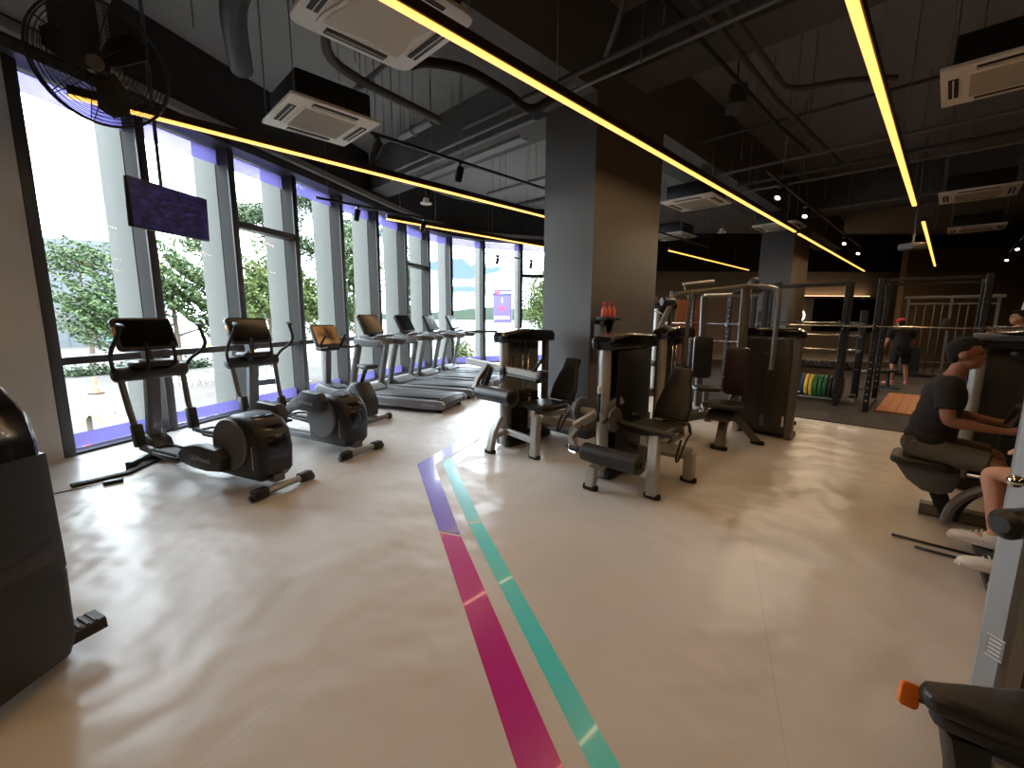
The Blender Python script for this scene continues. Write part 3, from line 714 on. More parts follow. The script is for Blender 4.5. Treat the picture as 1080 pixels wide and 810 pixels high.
# ------------------------------------------------------------------ pipes, trays, ducts
def pipe(name, pts, r, m, label, cat='pipe', smooth=0, clamps=(), grp=None, seg=10):
    t = thing(name, label, cat, (0, 0, 0), 0, grp)
    MB().tube([W(*p) for p in pts], r, seg, smooth=smooth).build('run', m, t)
    if clamps:
        mb = MB()
        for (a, b, z) in clamps:
            p = W(a, b, z)
            mb.tube([p + W(0, 0, 0) + Vector((0, 0, -r * 1.05))] + [p + Vector((0, 0, SLAB - z - 0.002))], 0.005, 5)
        mb.build('hanger_rod', ROD, t)
        mb = MB()
        for (a, b, z) in clamps:
            p = W(a, b, z); q0 = Vector(W(*pts[-1]) - W(*pts[0])); q0.z = 0; q0.normalize()
            mb.cyl(p - q0 * 0.018, p + q0 * 0.018, r * 1.28, seg=12)
        mb.build('clamp', m, t)
    return t
B_ = lambda a, z, b0, b1, n: [(a, b0 + (b1 - b0) * (k + 0.5) / n, z) for k in range(n)]
pipe('water_pipe', [(3.95, -3, 4.1), (3.95, 4.9, 4.1)], 0.032, M_PIPE, 'thick dark pipe crossing above the long lamp', clamps=B_(3.95, 4.1, -2, 2.9, 3))
pipe('conduit', [(4.14, -3, 4.06), (4.14, 7.0, 4.06)], 0.02, M_PIPEL, 'thin conduit running across toward the window bulkhead', clamps=B_(4.14, 4.06, -2, 6.8, 5))
pipe('conduit', [(4.28, 3.9, 4.02), (4.28, 7.4, 4.02)], 0.024, M_PIPEL, 'grey conduit beside the column with several hangers', clamps=B_(4.28, 4.02, 4.2, 7.3, 4))
pipe('sprinkler_pipe', [(3.5, 2.15, 4.6), (3.62, 2.3, 4.25), (3.93, 2.66, 4.12)], 0.026, M_PIPE, 'bent pipe dropping onto the thick dark pipe', smooth=6)
pipe('cable_bundle', [(2.0, 1.78, 4.2), (6.2, 1.78, 4.2), (9.5, 1.6, 4.2)], 0.035, M_PIPE, 'dark bundle of pipes running away above the long lamp', clamps=[(3, 1.78, 4.2), (5, 1.78, 4.2), (7, 1.75, 4.2)])
pipe('cable_bundle', [(2.0, 1.66, 4.23), (5.4, 1.64, 4.23), (6.1, 1.58, 4.22), (6.3, 1.1, 4.2), (6.6, 0.7, 4.2)], 0.028, M_PIPE, 'dark pipe that bends off toward the overhead lamp', smooth=4)
pipe('cable_bundle', [(2.0, 2.02, 4.25), (7.2, 1.98, 4.25), (8.6, 1.90, 4.25)], 0.022, M_INS, 'black insulated line beside the dark pipe bundle')
for k, (a, z, r, b0, b1, lab) in enumerate([
        (8.25, 4.08, 0.024, -5, 3.15, 'conduit crossing just behind the right face of the column'),
        (9.2, 4.10, 0.034, -5, 3.15, 'thick pipe crossing the dark ceiling beyond the column'),
        (9.45, 4.02, 0.02, -5, 3.15, 'thin conduit beside the thick pipe beyond the column'),
        (7.3, 4.35, 0.02, -5, 3.15, 'high thin conduit near the ceiling cassette at right'),
        (12.4, 4.08, 0.03, -7, 3.15, 'pipe crossing above the projector'),
        (13.3, 4.1, 0.022, -7, 3.15, 'thin pipe crossing behind the projector'),
        (10.3, 4.28, 0.026, 4.1, 8.9, 'pipe crossing high behind the column toward the windows'),
        (7.6, 4.18, 0.045, 4.1, 7.6, 'fat pipe over the machines left of the column'),
        (6.6, 4.22, 0.03, 4.1, 7.4, 'grey pipe left of the column below the beam')]):
    pipe('ceiling_pipe', [(a, b0, z), (a, b1, z)], r, M_PIPE if k % 2 else M_PIPEL, lab, clamps=B_(a, z, b0, b1, 4), grp='pipes across the ceiling')
pipe('drain_pipe', [(1.75, 4.16, 4.55), (1.82, 4.2, 4.12), (2.1, 4.5, 4.0), (3.3, 4.70, 3.98), (3.42, 4.74, 3.98)], 0.045, M_PIPE, 'dark grey drain pipe with elbow between the two cassettes', smooth=5)
pipe('drain_pipe', [(3.36, 4.78, 3.98), (3.36, 5.55, 3.98)], 0.05, M_PIPEL, 'pale stub of pipe leaving the drain pipe elbow', clamps=[(3.36, 5.2, 3.98)])
pipe('conduit', [(2.5, 3.75, 4.12), (2.5, 5.2, 4.12)], 0.03, M_PIPEL, 'grey pipe passing under the drain pipe near the cassettes', clamps=[(2.5, 4.2, 4.12), (2.5, 4.9, 4.12)])
pipe('flexible_hose', [(2.4, 3.72, 3.86), (2.65, 3.80, 4.0), (3.0, 3.68, 4.02), (3.5, 3.64, 3.98), (3.85, 3.58, 3.9), (3.98, 3.3, 4.0)], 0.045, M_INS, 'black insulated hose sagging from the large cassette', smooth=6)
pipe('air_duct', [(1.5, 5.55, 4.15), (1.3, 4.9, 4.35), (1.35, 4.4, 4.5)], 0.11, M_PIPE, 'grey insulated duct above the window side cassette', 'duct', smooth=5)
pipe('white_conduit', [(0.62, 4.35, 4.9), (0.66, 4.42, 4.3), (0.42, 4.78, 3.95), (0.36, 4.92, 3.6)], 0.016, mat('pale_conduit', (150, 148, 146), 0.6), 'pale bent conduit dropping beside the caged fan', smooth=5)
# cable tray with rungs
t = thing('cable_tray', 'perforated cable tray left of the column under the beam', 'tray', W(4.6, 5.9, 4.0), ROOM)
m = MB(); m.box((0, 0, 0), (0.16, 3.0, 0.008)); m.box((-0.08, 0, 0.02), (0.006, 3.0, 0.05)); m.box((0.08, 0, 0.02), (0.006, 3.0, 0.05)); m.build('tray', M_PIPEL, t, flat=True)
m = MB()
for k in (-1.2, 0, 1.2): m.cyl((0.08, k, 0.02), (0.08, k, SLAB - 4.004), 0.005, seg=5); m.cyl((-0.08, k, 0.02), (-0.08, k, SLAB - 4.004), 0.005, seg=5)
m.build('hanger_rod', ROD, t)
# loose hanging rods
rg = random.Random(8)
for k, (a, b, z) in enumerate([(2.2, 4.4, 4.05), (2.9, 4.95, 3.9), (3.1, 5.5, 3.95), (3.6, 5.9, 3.85), (4.5, 5.6, 3.8), (4.8, 6.2, 3.75), (5.9, 4.6, 3.8), (6.1, 5.2, 3.7), (6.4, 5.8, 3.7), (7.2, 5.0, 3.6), (7.6, 6.1, 3.7), (1.0, 5.0, 4.1), (0.8, 4.6, 4.2), (6.5, 2.2, 3.7), (7.1, 1.6, 3.8), (9.1, 2.8, 3.7), (10.1, 1.9, 3.8), (11.8, 1.4, 3.8), (8.0, 4.4, 3.5), (8.8, 4.8, 3.5), (9.6, 4.4, 3.5), (10.4, 4.7, 3.5)]):
    o = MB().cyl(W(a, b, z), W(a, b, SLAB - 0.002 if not (3.22 < b < 4.02 or 5.1 < a < 5.7) else 4.44), 0.005, seg=6).build('hanging_rod', ROD)
    tag(o, 'thin threaded rod hanging bare from the dark ceiling', 'rod', 'bare hanging rods')
# sprinkler-like white dome speakers
def ceiling_speaker(label, a, b, z):
    t = thing('ceiling_speaker', label, 'speaker', W(a, b, z), 0)
    MB().lathe([(0, 0), (0.10, 0.0), (0.105, 0.02), (0.06, 0.035), (0.05, 0.1), (0, 0.1)], (0, 0, 0), seg=18).build('dome', M_AC, t)
    MB().cyl((0, 0, 0.1), (0, 0, SLAB - z - 0.004), 0.006, seg=6).build('drop_rod', ROD, t)
ceiling_speaker('white disc speaker hanging above the window side lamp', 4.75, 7.0, 3.62)
ceiling_speaker('white disc speaker hanging left of the second column', 11.2, 4.1, 3.62)
# projector
t = thing('projector', 'grey ceiling projector hung on a pole deep in the hall', 'projector', W(12.6, 0.72, 3.1), ROOM - 0.6)
MB().box((0, 0, 0), (0.38, 0.32, 0.14), bev=0.03).build('case', M_GREYP, t); MB().cyl((0.18, -0.08, 0), (0.22, -0.08, 0), 0.05, seg=16).build('lens', M_GLOSS, t)
MB().cyl((0, 0, 0.07), (0, 0, SLAB - 3.104), 0.022, seg=10).build('pole', M_PIPEL, t)
t = thing('wall_speaker', 'small dark box speaker hung among the pipes', 'speaker', W(6.0, 2.15, 4.25), ROOM + 0.5)
MB().prism([(-0.16, -0.1), (0.16, -0.12), (0.2, 0.08), (-0.16, 0.1)], 'y', -0.09, 0.09, bev=0.012).build('case', M_PIPE, t); MB().box((0, -0.095, 0), (0.24, 0.012, 0.13)).build('grille', M_ACD, t)
MB().cyl((0, 0, 0.09), (0, 0, SLAB - 4.254), 0.012, seg=8).build('bracket', M_PIPE, t)

# ------------------------------------------------------------------ caged fan
FC = Vector((-2.885, 3.32, 3.315))
t = thing('ceiling_fan', 'large black caged fan hung high in the corner by the windows', 'fan', FC, 0)
fwd = Vector((0.42, -0.86, -0.30)).normalized(); up = Vector((0, 0, 1)); fx = fwd.cross(up).normalized(); fu = fx.cross(fwd).normalized()
MF = Matrix.Identity(4)
for i in range(3): MF[i][0], MF[i][1], MF[i][2] = fx[i], fu[i], fwd[i]
WIRE = mat('fan_wire', (34, 34, 35), 0.5, 0.3)
RF = 0.375
m = MB()
for zz in (0.09, -0.09):
    m.tube([(RF * math.cos(2 * PI * k / 40), RF * math.sin(2 * PI * k / 40), zz * 0.3) for k in range(40)], 0.009 if zz > 0 else 0.006, 6, closed=True)
m.move(MF).build('cage_rim', WIRE, t)
for sgn, nme in ((1, 'front_cage'), (-1, 'rear_cage')):
    m = MB()
    for k in range(1, 15):
        r_ = RF * k / 15; zz = sgn * (0.03 + 0.09 * (1 - (k / 15) ** 2))
        m.tube([(r_ * math.cos(2 * PI * j / 36), r_ * math.sin(2 * PI * j / 36), zz) for j in range(36)], 0.0022, 4, closed=True)
    for k in range(10):
        a = 2 * PI * k / 10
        m.tube([(RF * s * math.cos(a), RF * s * math.sin(a), sgn * (0.03 + 0.09 * (1 - s * s))) for s in (0.1, 0.4, 0.7, 1.0)], 0.0032, 4)
    m.move(MF).build(nme, WIRE, t)
for k in range(3):
    m = MB(); pts = [(0.03, -0.06), (0.14, -0.12), (0.29, -0.10), (0.32, 0.0), (0.27, 0.075), (0.12, 0.055), (0.03, 0.03)]
    m.prism(pts, 'z', -0.006, 0.006, bev=0.003); m.move(MF @ Matrix.Rotation(k * 2 * PI / 3 + 0.5, 4, 'Z') @ Matrix.Rotation(R(18), 4, 'X')); m.build('blade', M_BLACK, t)
m = MB().cyl((0, 0, -0.2), (0, 0, 0.05), 0.075, 0.06, bev=0.015); m.move(MF).build('motor', M_BLACK, t)
m = MB().cyl((0, 0, 0.11), (0, 0, 0.13), 0.05, bev=0.006); m.move(MF).build('badge', M_GREYP, t)
top = MF @ Vector((0, 0, -0.17))
m = MB(); m.tube([top, top + Vector((-0.02, 0.02, 0.25)), Vector((top.x, top.y, SLAB - FC.z - 0.004))], 0.028, 10); m.build('drop_pole', M_PIPEL, t)
m = MB(); m.tube([top + Vector((0.05, -0.05, SLAB - FC.z - 0.02)), top + Vector((0.06, -0.1, 0.6)), top + Vector((0.03, -0.05, 0.05))], 0.014, 8, smooth=6); m.build('corrugated_sleeve', mat('sleeve_pale', (168, 164, 158), 0.6), t)

# ------------------------------------------------------------------ television
ctr = Vector((-3.87, 5.115, 2.745)); td = Vector((0.153, 0.93, 0)).normalized(); tn = Vector((td.y, -td.x, 0))
t = thing('television', 'flat television on a ceiling pole showing a dim violet screen', 'television', (ctr.x, ctr.y, ctr.z), math.atan2(td.y, td.x))
MB().box((0, 0, 0), (0.95, 0.055, 0.50), rot=(0.03, 0, 0), bev=0.008).build('case', M_BLACK, t)
sm = bpy.data.materials.new('tv_screen'); sm.use_nodes = True; N = sm.node_tree.nodes; L = sm.node_tree.links; b = N['Principled BSDF']
tc = N.new('ShaderNodeTexCoord'); mp = N.new('ShaderNodeMapping'); mp.inputs['Scale'].default_value = (5, 1, 16); L.new(tc.outputs['Object'], mp.inputs['Vector'])
nz = N.new('ShaderNodeTexNoise'); nz.inputs['Scale'].default_value = 1.6; nz.inputs['Detail'].default_value = 4; L.new(mp.outputs[0], nz.inputs['Vector'])
cr = N.new('ShaderNodeValToRGB'); cr.color_ramp.elements[0].position = 0.42; cr.color_ramp.elements[0].color = (0.010, 0.006, 0.03, 1); cr.color_ramp.elements[1].position = 0.68; cr.color_ramp.elements[1].color = (0.04, 0.03, 0.14, 1)
L.new(nz.outputs['Fac'], cr.inputs[0]); L.new(cr.outputs[0], b.inputs['Emission Color']); b.inputs['Emission Strength'].default_value = 0.45; b.inputs['Base Color'].default_value = (0.01, 0.01, 0.012, 1); b.inputs['Roughness'].default_value = 0.3; b.inputs['Specular IOR Level'].default_value = 0.12
MB().box((0, -0.031, 0), (0.92, 0.006, 0.47), rot=(0.03, 0, 0)).build('screen', sm, t, flat=True)
MB().box((0, 0.05, 0), (0.3, 0.06, 0.25), bev=0.01).build('wall_mount', M_GUN, t)
MB().cyl((0, 0.09, -0.05), (0, 0.09, SLAB - ctr.z - 0.004), 0.019, seg=10).build('pole', M_PIPE, t)
# ------------------------------------------------------------------ cross trainers (local +y = forward, towards the glass)
def cross_trainer(label, x, y, rz, high_left):
    t = thing('cross_trainer', label, 'cross trainer', (x, y, 0), rz, 'cross trainers by the windows')
    MB().bar([(0, -1.0, 0.115), (0, -0.35, 0.10), (0, 0.6, 0.10), (0, 1.06, 0.12)], 0.11, 0.07).build('base_rail', M_GUN, t)
    rs = MB().cyl((-0.29, -1.05, 0.055), (0.29, -1.05, 0.055), 0.032, seg=14).build('rear_stabilizer', M_SILV, t)
    m = MB()
    for sx in (-1, 1):
        m.box((sx * 0.23, -1.045, 0.055), (0.14, 0.085, 0.09), bev=0.018); m.cyl((sx * 0.285, -1.05, 0.034), (sx * 0.315, -1.05, 0.034), 0.034, seg=14)
    m.build('end_cap', M_BLACK, rs)
    fs = MB().bar([(-0.33, 0.86, 0.05), (-0.15, 0.98, 0.05), (0.15, 0.98, 0.05), (0.33, 0.86, 0.05)], 0.07, 0.06).build('front_stabilizer', M_BLACK, t)
    m = MB()
    for sx in (-1, 1): m.cyl((sx * 0.32, 0.86, 0), (sx * 0.32, 0.86, 0.035), 0.04, seg=12)
    m.build('foot', M_RUB, fs)
    # drive housing at the tail
    pr = [(-0.93, 0.10), (-1.0, 0.17), (-1.02, 0.40), (-0.985, 0.56), (-0.90, 0.655), (-0.74, 0.70), (-0.58, 0.69), (-0.45, 0.62), (-0.37, 0.50), (-0.34, 0.34), (-0.34, 0.10)]
    MB().prism(pr, 'x', -0.175, 0.175, bev=0.065, seg=4).build('drive_housing', M_BLACK, t)
    MB().prism([(-1.0, 0.2), (-1.025, 0.42), (-0.975, 0.58), (-0.86, 0.675), (-0.80, 0.685), (-0.80, 0.67), (-0.93, 0.56), (-0.985, 0.4), (-0.96, 0.2)], 'x', -0.10, 0.10, bev=0.006).build('tail_cover', M_GLOSS, t)
    for sx in (-1, 1):
        d = MB().cyl((sx * 0.168, -0.62, 0.43), (sx * 0.205, -0.62, 0.43), 0.235, seg=36, bev=0.008).build('crank_disc', M_GREYP, t)
        MB().box((sx * 0.165, -0.90, 0.33), (0.03, 0.014, 0.22), bev=0.005).build('trim_strip', M_SILV, t)
    MB().bar([(0, 1.06, 0.12), (0, 0.985, 0.55), (0, 0.93, 1.02)], 0.085, 0.13, up=(1, 0, 0)).build('mast', M_GUN, t)
    MB().prism([(0.80, 0.09), (1.12, 0.09), (1.12, 0.20), (1.03, 0.30), (0.88, 0.24)], 'x', -0.10, 0.10, bev=0.025).build('mast_boot', M_BLACK, t)
    for sx in (-1, 1):
        hi = (sx < 0) == high_left
        zc = 0.63 if hi else 0.30
        yc = -0.66 if hi else -0.52
        X = sx * 0.255
        a = [(yc - 0.10, zc - 0.10), (yc - 0.13, zc + 0.02), (yc - 0.06, zc + 0.10), (yc + 0.20, zc + 0.115), (yc + 0.42, zc + (-0.02 if hi else 0.075)), (yc + 0.52, zc - (0.10 if hi else 0.0)), (yc + 0.50, zc - (0.17 if hi else 0.09)), (yc + 0.3, zc - 0.12), (yc + 0.1, zc - 0.125)]
        arm = MB().prism(a, 'x', X - 0.055, X + 0.055, bev=0.02).build('pedal_arm', M_DARK, t)
        zp = 0.30 if hi else 0.22
        MB().bar([(X, yc + 0.46, zc - (0.12 if hi else 0.045)), (X, 0.10, zp - 0.03), (X, 0.74, zp + 0.02)], 0.05, 0.06).build('link_bar', M_GUN, arm)
        lettering('logo_lettering', 'LifeFitness', 0.072, M_LOGO, arm, frame((X + sx * 0.058, yc + 0.16, zc - 0.012), (0, sx * 1, -0.06 if hi else 0), (0, 0, 1)), 0.0008)
        pd = MB().prism([(sx * 0.14, -0.02), (sx * 0.33, -0.02), (sx * 0.34, 0.06), (sx * 0.33, 0.40), (sx * 0.28, 0.46), (sx * 0.17, 0.46), (sx * 0.135, 0.38)] if sx > 0 else [(-0.33, -0.02), (-0.14, -0.02), (-0.135, 0.38), (-0.17, 0.46), (-0.28, 0.46), (-0.33, 0.40), (-0.34, 0.06)], 'z', zp + 0.0, zp + 0.03, bev=0.006).build('pedal', M_BLACK, t)
        px = [(sx * 0.145, 0.0), (sx * 0.145, 0.39), (sx * 0.18, 0.45), (sx * 0.275, 0.45), (sx * 0.325, 0.39), (sx * 0.325, 0.0)]
        MB().tube([(p[0], p[1], zp + 0.055) for p in px], 0.014, 8).build('pedal_rim', M_RUB, pd)
        MB().box((sx * 0.235, 0.2, zp + 0.034), (0.15, 0.34, 0.008), bev=0.003).build('tread_insert', M_GREYP, pd)
        sh = MB().tube([(sx * 0.26, 0.74, zp + 0.05), (sx * 0.275, 0.84, 0.62), (sx * 0.29, 0.91, 0.98)], 0.029, 12).build('swing_handle', M_GUN, t)
        MB().box((sx * 0.26, 0.765, zp + 0.14), (0.085, 0.10, 0.24), rot=(-0.16, 0, 0), bev=0.016).build('link_boot', M_BLACK, sh)
        up_ = [(sx * 0.31, 0.93, 0.97), (sx * 0.36, 0.86, 1.10), (sx * 0.41, 0.74, 1.19), (sx * 0.42, 0.66, 1.28), (sx * 0.385, 0.63, 1.38), (sx * 0.355, 0.63, 1.47)]
        MB().tube(up_, 0.018, 10, smooth=5).build('grip_tube', M_RUB, sh)
        MB().box((sx * 0.353, 0.62, 1.485), (0.05, 0.085, 0.035), rot=(0.3, 0, 0), bev=0.014).build('thumb_pad', M_BLACK, sh)
        MB().tube([(sx * 0.10, 0.85, 1.02), (sx * 0.115, 0.74, 1.05), (sx * 0.125, 0.70, 1.13), (sx * 0.12, 0.71, 1.31)], 0.017, 10, smooth=5).build('fixed_grip', M_RUB, t)
    pod = MB().cyl((-0.33, 0.93, 0.985), (0.33, 0.93, 0.985), 0.078, seg=24, bev=0.012).build('pivot_housing', M_BLACK, t)
    m = MB()
    for sx in (-1, 1): m.cyl((sx * 0.328, 0.93, 0.985), (sx * 0.334, 0.93, 0.985), 0.062, seg=24)
    m.build('pivot_cap', M_DARK, pod)
    tr = MB().prism(rrect(0.40, 0.26, 0.06, 4, 0, 0.86), 'z', 1.055, 1.115, bev=0.02).build('reading_tray', M_BLACK, t)
    MB().cyl((-0.13, 0.79, 1.10), (-0.13, 0.785, 1.128), 0.036, seg=18).build('fan_vent', M_SILV, tr)
    MB().bar([(0, 0.96, 1.06), (0, 1.0, 1.25), (0, 1.02, 1.38)], 0.12, 0.06, up=(1, 0, 0)).build('console_neck', M_BLACK, t)
    rot = Matrix.Rotation(R(-24), 4, 'X')
    T = Matrix.Translation((0, 0.97, 1.385)) @ rot
    c = MB().prism(rrect(0.54, 0.36, 0.045, 4), 'y', -0.035, 0.035, bev=0.014).move(T).build('console', M_BLACK, t)
    MB().prism(rrect(0.49, 0.30, 0.02, 3), 'y', -0.039, -0.033).move(T).build('screen', M_SCREEN, c)
    MB().box((-0.262, -0.012, 0.03), (0.02, 0.045, 0.10), bev=0.006).move(T).build('side_lamp', mat('amber_trim', (190, 140, 90), 0.4), c)
    return t
h1 = heading(-0.907, 0.42)
def off(x, y, dx, dy, s):
    q = math.hypot(dx, dy); return x + dx / q * s, y + dy / q * s
cross_trainer('black cross trainer nearest the first window, its lettered pedal arm low', *off(-2.10, 3.79, -0.907, 0.42, 1.05), h1, False)
cross_trainer('black cross trainer between the nearest one and the exercise bike', *off(-1.74, 4.84, -0.88, 0.47, 1.05), heading(-0.88, 0.47), True)

# ------------------------------------------------------------------ exercise bike
bx, by = off(-2.08, 6.32, -0.85, 0.53, 0.56)
t = thing('exercise_bike', 'black upright exercise bike with amber reflection painted on its screen before the treadmills', 'exercise bike', (bx, by, 0), heading(-0.88, 0.47))
m = MB().cyl((-0.29, -0.56, 0.05), (0.29, -0.56, 0.05), 0.034, seg=14); rs = m.build('rear_stabilizer', M_GUN, t)
m = MB()
for sx in (-1, 1): m.cyl((sx * 0.25, -0.56, 0.05), (sx * 0.31, -0.56, 0.05), 0.05, seg=14)
m.build('end_cap', M_BLACK, rs)
MB().bar([(-0.26, 0.56, 0.045), (0.26, 0.56, 0.045)], 0.08, 0.07).build('front_stabilizer', M_BLACK, t)
MB().bar([(0, -0.56, 0.07), (0, 0.56, 0.07)], 0.10, 0.06).build('base_rail', M_GUN, t)
MB().prism([(-0.50, 0.10), (-0.52, 0.32), (-0.44, 0.50), (-0.34, 0.60), (-0.22, 0.60), (-0.10, 0.46), (0.30, 0.50), (0.52, 0.54), (0.60, 0.47), (0.62, 0.12)], 'x', -0.15, 0.15, bev=0.05, seg=3).build('drive_housing', M_BLACK, t)
MB().prism([(0.10, 0.50), (0.50, 0.545), (0.56, 0.525), (0.45, 0.50)], 'x', -0.12, 0.12, bev=0.012).build('top_cover', M_DARK, t)
for sx in (-1, 1):
    cr = MB().cyl((sx * 0.15, -0.02, 0.32), (sx * 0.18, -0.02, 0.32), 0.17, seg=30, bev=0.006).build('crank_disc', M_DARK, t)
    q = MB().bar([(sx * 0.20, -0.02, 0.32), (sx * 0.20, -0.02 + sx * 0.13, 0.32 - sx * 0.09)], 0.03, 0.025, up=(1, 0, 0)).build('crank_arm', M_GUN, t)
    MB().box((sx * 0.26, -0.02 + sx * 0.13, 0.32 - sx * 0.09), (0.10, 0.11, 0.03), bev=0.01).build('pedal', M_RUB, q)
MB().cyl((0, -0.28, 0.55), (0, -0.40, 0.80), 0.032, seg=14).build('seat_post', M_BLACK, t)
m = MB(); m.prism([(-0.125, -0.14), (-0.13, -0.06), (-0.06, 0.06), (-0.03, 0.15), (0.03, 0.15), (0.06, 0.06), (0.13, -0.06), (0.125, -0.14)], 'z', 0.81, 0.875, bev=0.025, M=Matrix.Translation((0, -0.40, 0))); m.build('saddle', M_LEATH, t)
MB().tube([(0.10, -0.34, 0.80), (0.04, -0.30, 0.72)], 0.012, 8).build('seat_lever', M_BLACK, t)
MB().bar([(0, 0.46, 0.50), (0, 0.43, 0.80), (0, 0.40, 1.12)], 0.10, 0.07, up=(0, 1, 0)).build('mast', M_GUN, t)
m = MB().tube([(-0.27, 0.05, 1.12), (-0.28, 0.20, 1.10), (-0.20, 0.34, 1.10), (0, 0.38, 1.10), (0.20, 0.34, 1.10), (0.28, 0.20, 1.10), (0.27, 0.05, 1.12)], 0.019, 10, smooth=5); hb = m.build('handlebar', M_RUB, t)
m = MB()
for sx in (-1, 1): m.tube([(sx * 0.20, 0.34, 1.10), (sx * 0.19, 0.28, 1.20), (sx * 0.18, 0.20, 1.30)], 0.018, 10, smooth=4)
m.build('bar_end', M_RUB, hb)
MB().prism(rrect(0.36, 0.22, 0.07, 4, 0, 0.40), 'z', 1.05, 1.13, bev=0.025).build('reading_tray', M_BLACK, t)
T = Matrix.Translation((0, 0.44, 1.28)) @ Matrix.Rotation(R(-26), 4, 'X')
c = MB().prism(rrect(0.46, 0.36, 0.045, 4), 'y', -0.03, 0.035, bev=0.014).move(T).build('console', M_GREYP, t)
sm = bpy.data.materials.new('bike_screen_reflection'); sm.use_nodes = True; N = sm.node_tree.nodes; L = sm.node_tree.links; b = N['Principled BSDF']
tc = N.new('ShaderNodeTexCoord'); gr = N.new('ShaderNodeTexNoise'); gr.inputs['Scale'].default_value = 3.0; L.new(tc.outputs['Object'], gr.inputs['Vector'])
cr = N.new('ShaderNodeValToRGB'); cr.color_ramp.elements[0].position = 0.4; cr.color_ramp.elements[0].color = (0.03, 0.012, 0.006, 1); cr.color_ramp.elements[1].position = 0.62; cr.color_ramp.elements[1].color = (0.30, 0.13, 0.04, 1)  # warm reflection on the dark screen, put in as glowing colour
L.new(gr.outputs['Fac'], cr.inputs[0]); L.new(cr.outputs[0], b.inputs['Emission Color']); b.inputs['Emission Strength'].default_value = 0.9; b.inputs['Base Color'].default_value = (0.02, 0.015, 0.012, 1); b.inputs['Roughness'].default_value = 0.15
MB().prism(rrect(0.41, 0.30, 0.02, 3), 'y', -0.036, -0.029).move(T).build('screen', sm, c)

# ------------------------------------------------------------------ treadmills
M_TRD = mat('treadmill_grey', (112, 112, 114), 0.42, 0.2)
M_BELT = mat('running_belt', (40, 40, 42), 0.55, bump=0.15, bscale=200)
def treadmill(label):
    t = thing('treadmill', label, 'treadmill', (0, 0, 0), 0, 'treadmills facing the glass')
    MB().prism([(-1.03, 0.07), (-1.05, 0.12), (-1.0, 0.19), (0.55, 0.215), (0.62, 0.19), (0.62, 0.06), (-0.9, 0.05)], 'x', -0.40, 0.40, bev=0.012).build('deck_frame', M_DARK, t)
    for sx in (-1, 1):
        sr = MB().prism([(-1.06, 0.08), (-1.07, 0.15), (-1.02, 0.205), (0.70, 0.235), (0.74, 0.2), (0.74, 0.10), (-0.85, 0.06)], 'x', sx * 0.44 - 0.055, sx * 0.44 + 0.055, bev=0.018).build('side_rail', M_TRD, t)
        if sx < 0: lettering('logo_lettering', 'LifeFitness', 0.06, M_LOGO, sr, frame((sx * 0.498, -0.80, 0.145), (0, -1, 0), (0, 0, 1)), 0.0008)
        else: lettering('logo_lettering', 'LifeFitness', 0.06, M_LOGO, sr, frame((sx * 0.498, -0.80, 0.145), (0, 1, 0), (0, 0, 1)), 0.0008)
    MB().box((0, -0.2, 0.218), (0.56, 1.56, 0.012), bev=0.004).build('belt', M_BELT, t)
    MB().prism([(-1.04, 0.10), (-1.06, 0.16), (-1.0, 0.215), (-0.92, 0.225), (-0.92, 0.1)], 'x', -0.375, 0.375, bev=0.01).build('rear_roller_cover', M_BLACK, t)
    MB().prism([(0.56, 0.05), (0.54, 0.25), (0.68, 0.33), (0.90, 0.30), (1.0, 0.20), (1.0, 0.06)], 'x', -0.385, 0.385, bev=0.04, seg=3).build('motor_hood', M_TRD, t)
    for sx in (-1, 1):
        u_ = MB().bar([(sx * 0.43, 0.74, 0.20), (sx * 0.43, 0.66, 0.62), (sx * 0.42, 0.55, 1.12)], 0.06, 0.13, up=(1, 0, 0)).build('upright', M_TRD, t)
        MB().prism([(0.58, 0.20), (0.90, 0.20), (0.86, 0.26), (0.78, 0.32), (0.66, 0.32)], 'x', sx * 0.43 - 0.05, sx * 0.43 + 0.05, bev=0.015).build('upright_boot', M_BLACK, u_)
        MB().prism([(0.10, 1.10), (0.12, 1.17), (0.62, 1.22), (0.66, 1.14), (0.60, 1.08), (0.2, 1.06)], 'x', sx * 0.40 - 0.055, sx * 0.40 + 0.055, bev=0.025, seg=3).build('handrail', M_TRD, t)
        MB().tube([(sx * 0.16, 0.46, 1.20), (sx * 0.17, 0.30, 1.26), (sx * 0.16, 0.22, 1.25)], 0.015, 8, smooth=4).build('pulse_grip', M_SILV, t)
    MB().prism([(0.36, 1.08), (0.36, 1.18), (0.62, 1.24), (0.68, 1.16), (0.62, 1.07)], 'x', -0.36, 0.36, bev=0.025, seg=3).build('dashboard', M_TRD, t)
    MB().bar([(0, 0.56, 1.20), (0, 0.62, 1.30)], 0.18, 0.06, up=(0, 1, 0)).build('console_neck', M_BLACK, t)
    T = Matrix.Translation((0, 0.60, 1.44)) @ Matrix.Rotation(R(-27), 4, 'X')
    c = MB().prism(rrect(0.56, 0.38, 0.03, 3), 'y', -0.03, 0.03, bev=0.012).move(T).build('console', M_DARK, t)
    MB().prism(rrect(0.51, 0.33, 0.015, 2), 'y', -0.035, -0.028).move(T).build('screen', M_SCREEN, c)
    MB().prism(rrect(0.16, 0.05, 0.02, 3, 0.17, 0.50), 'z', 1.215, 1.235).build('stop_key', M_RACK, t)
    m = MB()
    for sx in (-1, 1):
        m.cyl((sx * 0.42, 0.7, 0), (sx * 0.42, 0.7, 0.08), 0.045, seg=12); m.cyl((sx * 0.38, -0.95, 0), (sx * 0.38, -0.95, 0.08), 0.04, seg=12)
    m.build('foot', M_RUB, t)
    return t
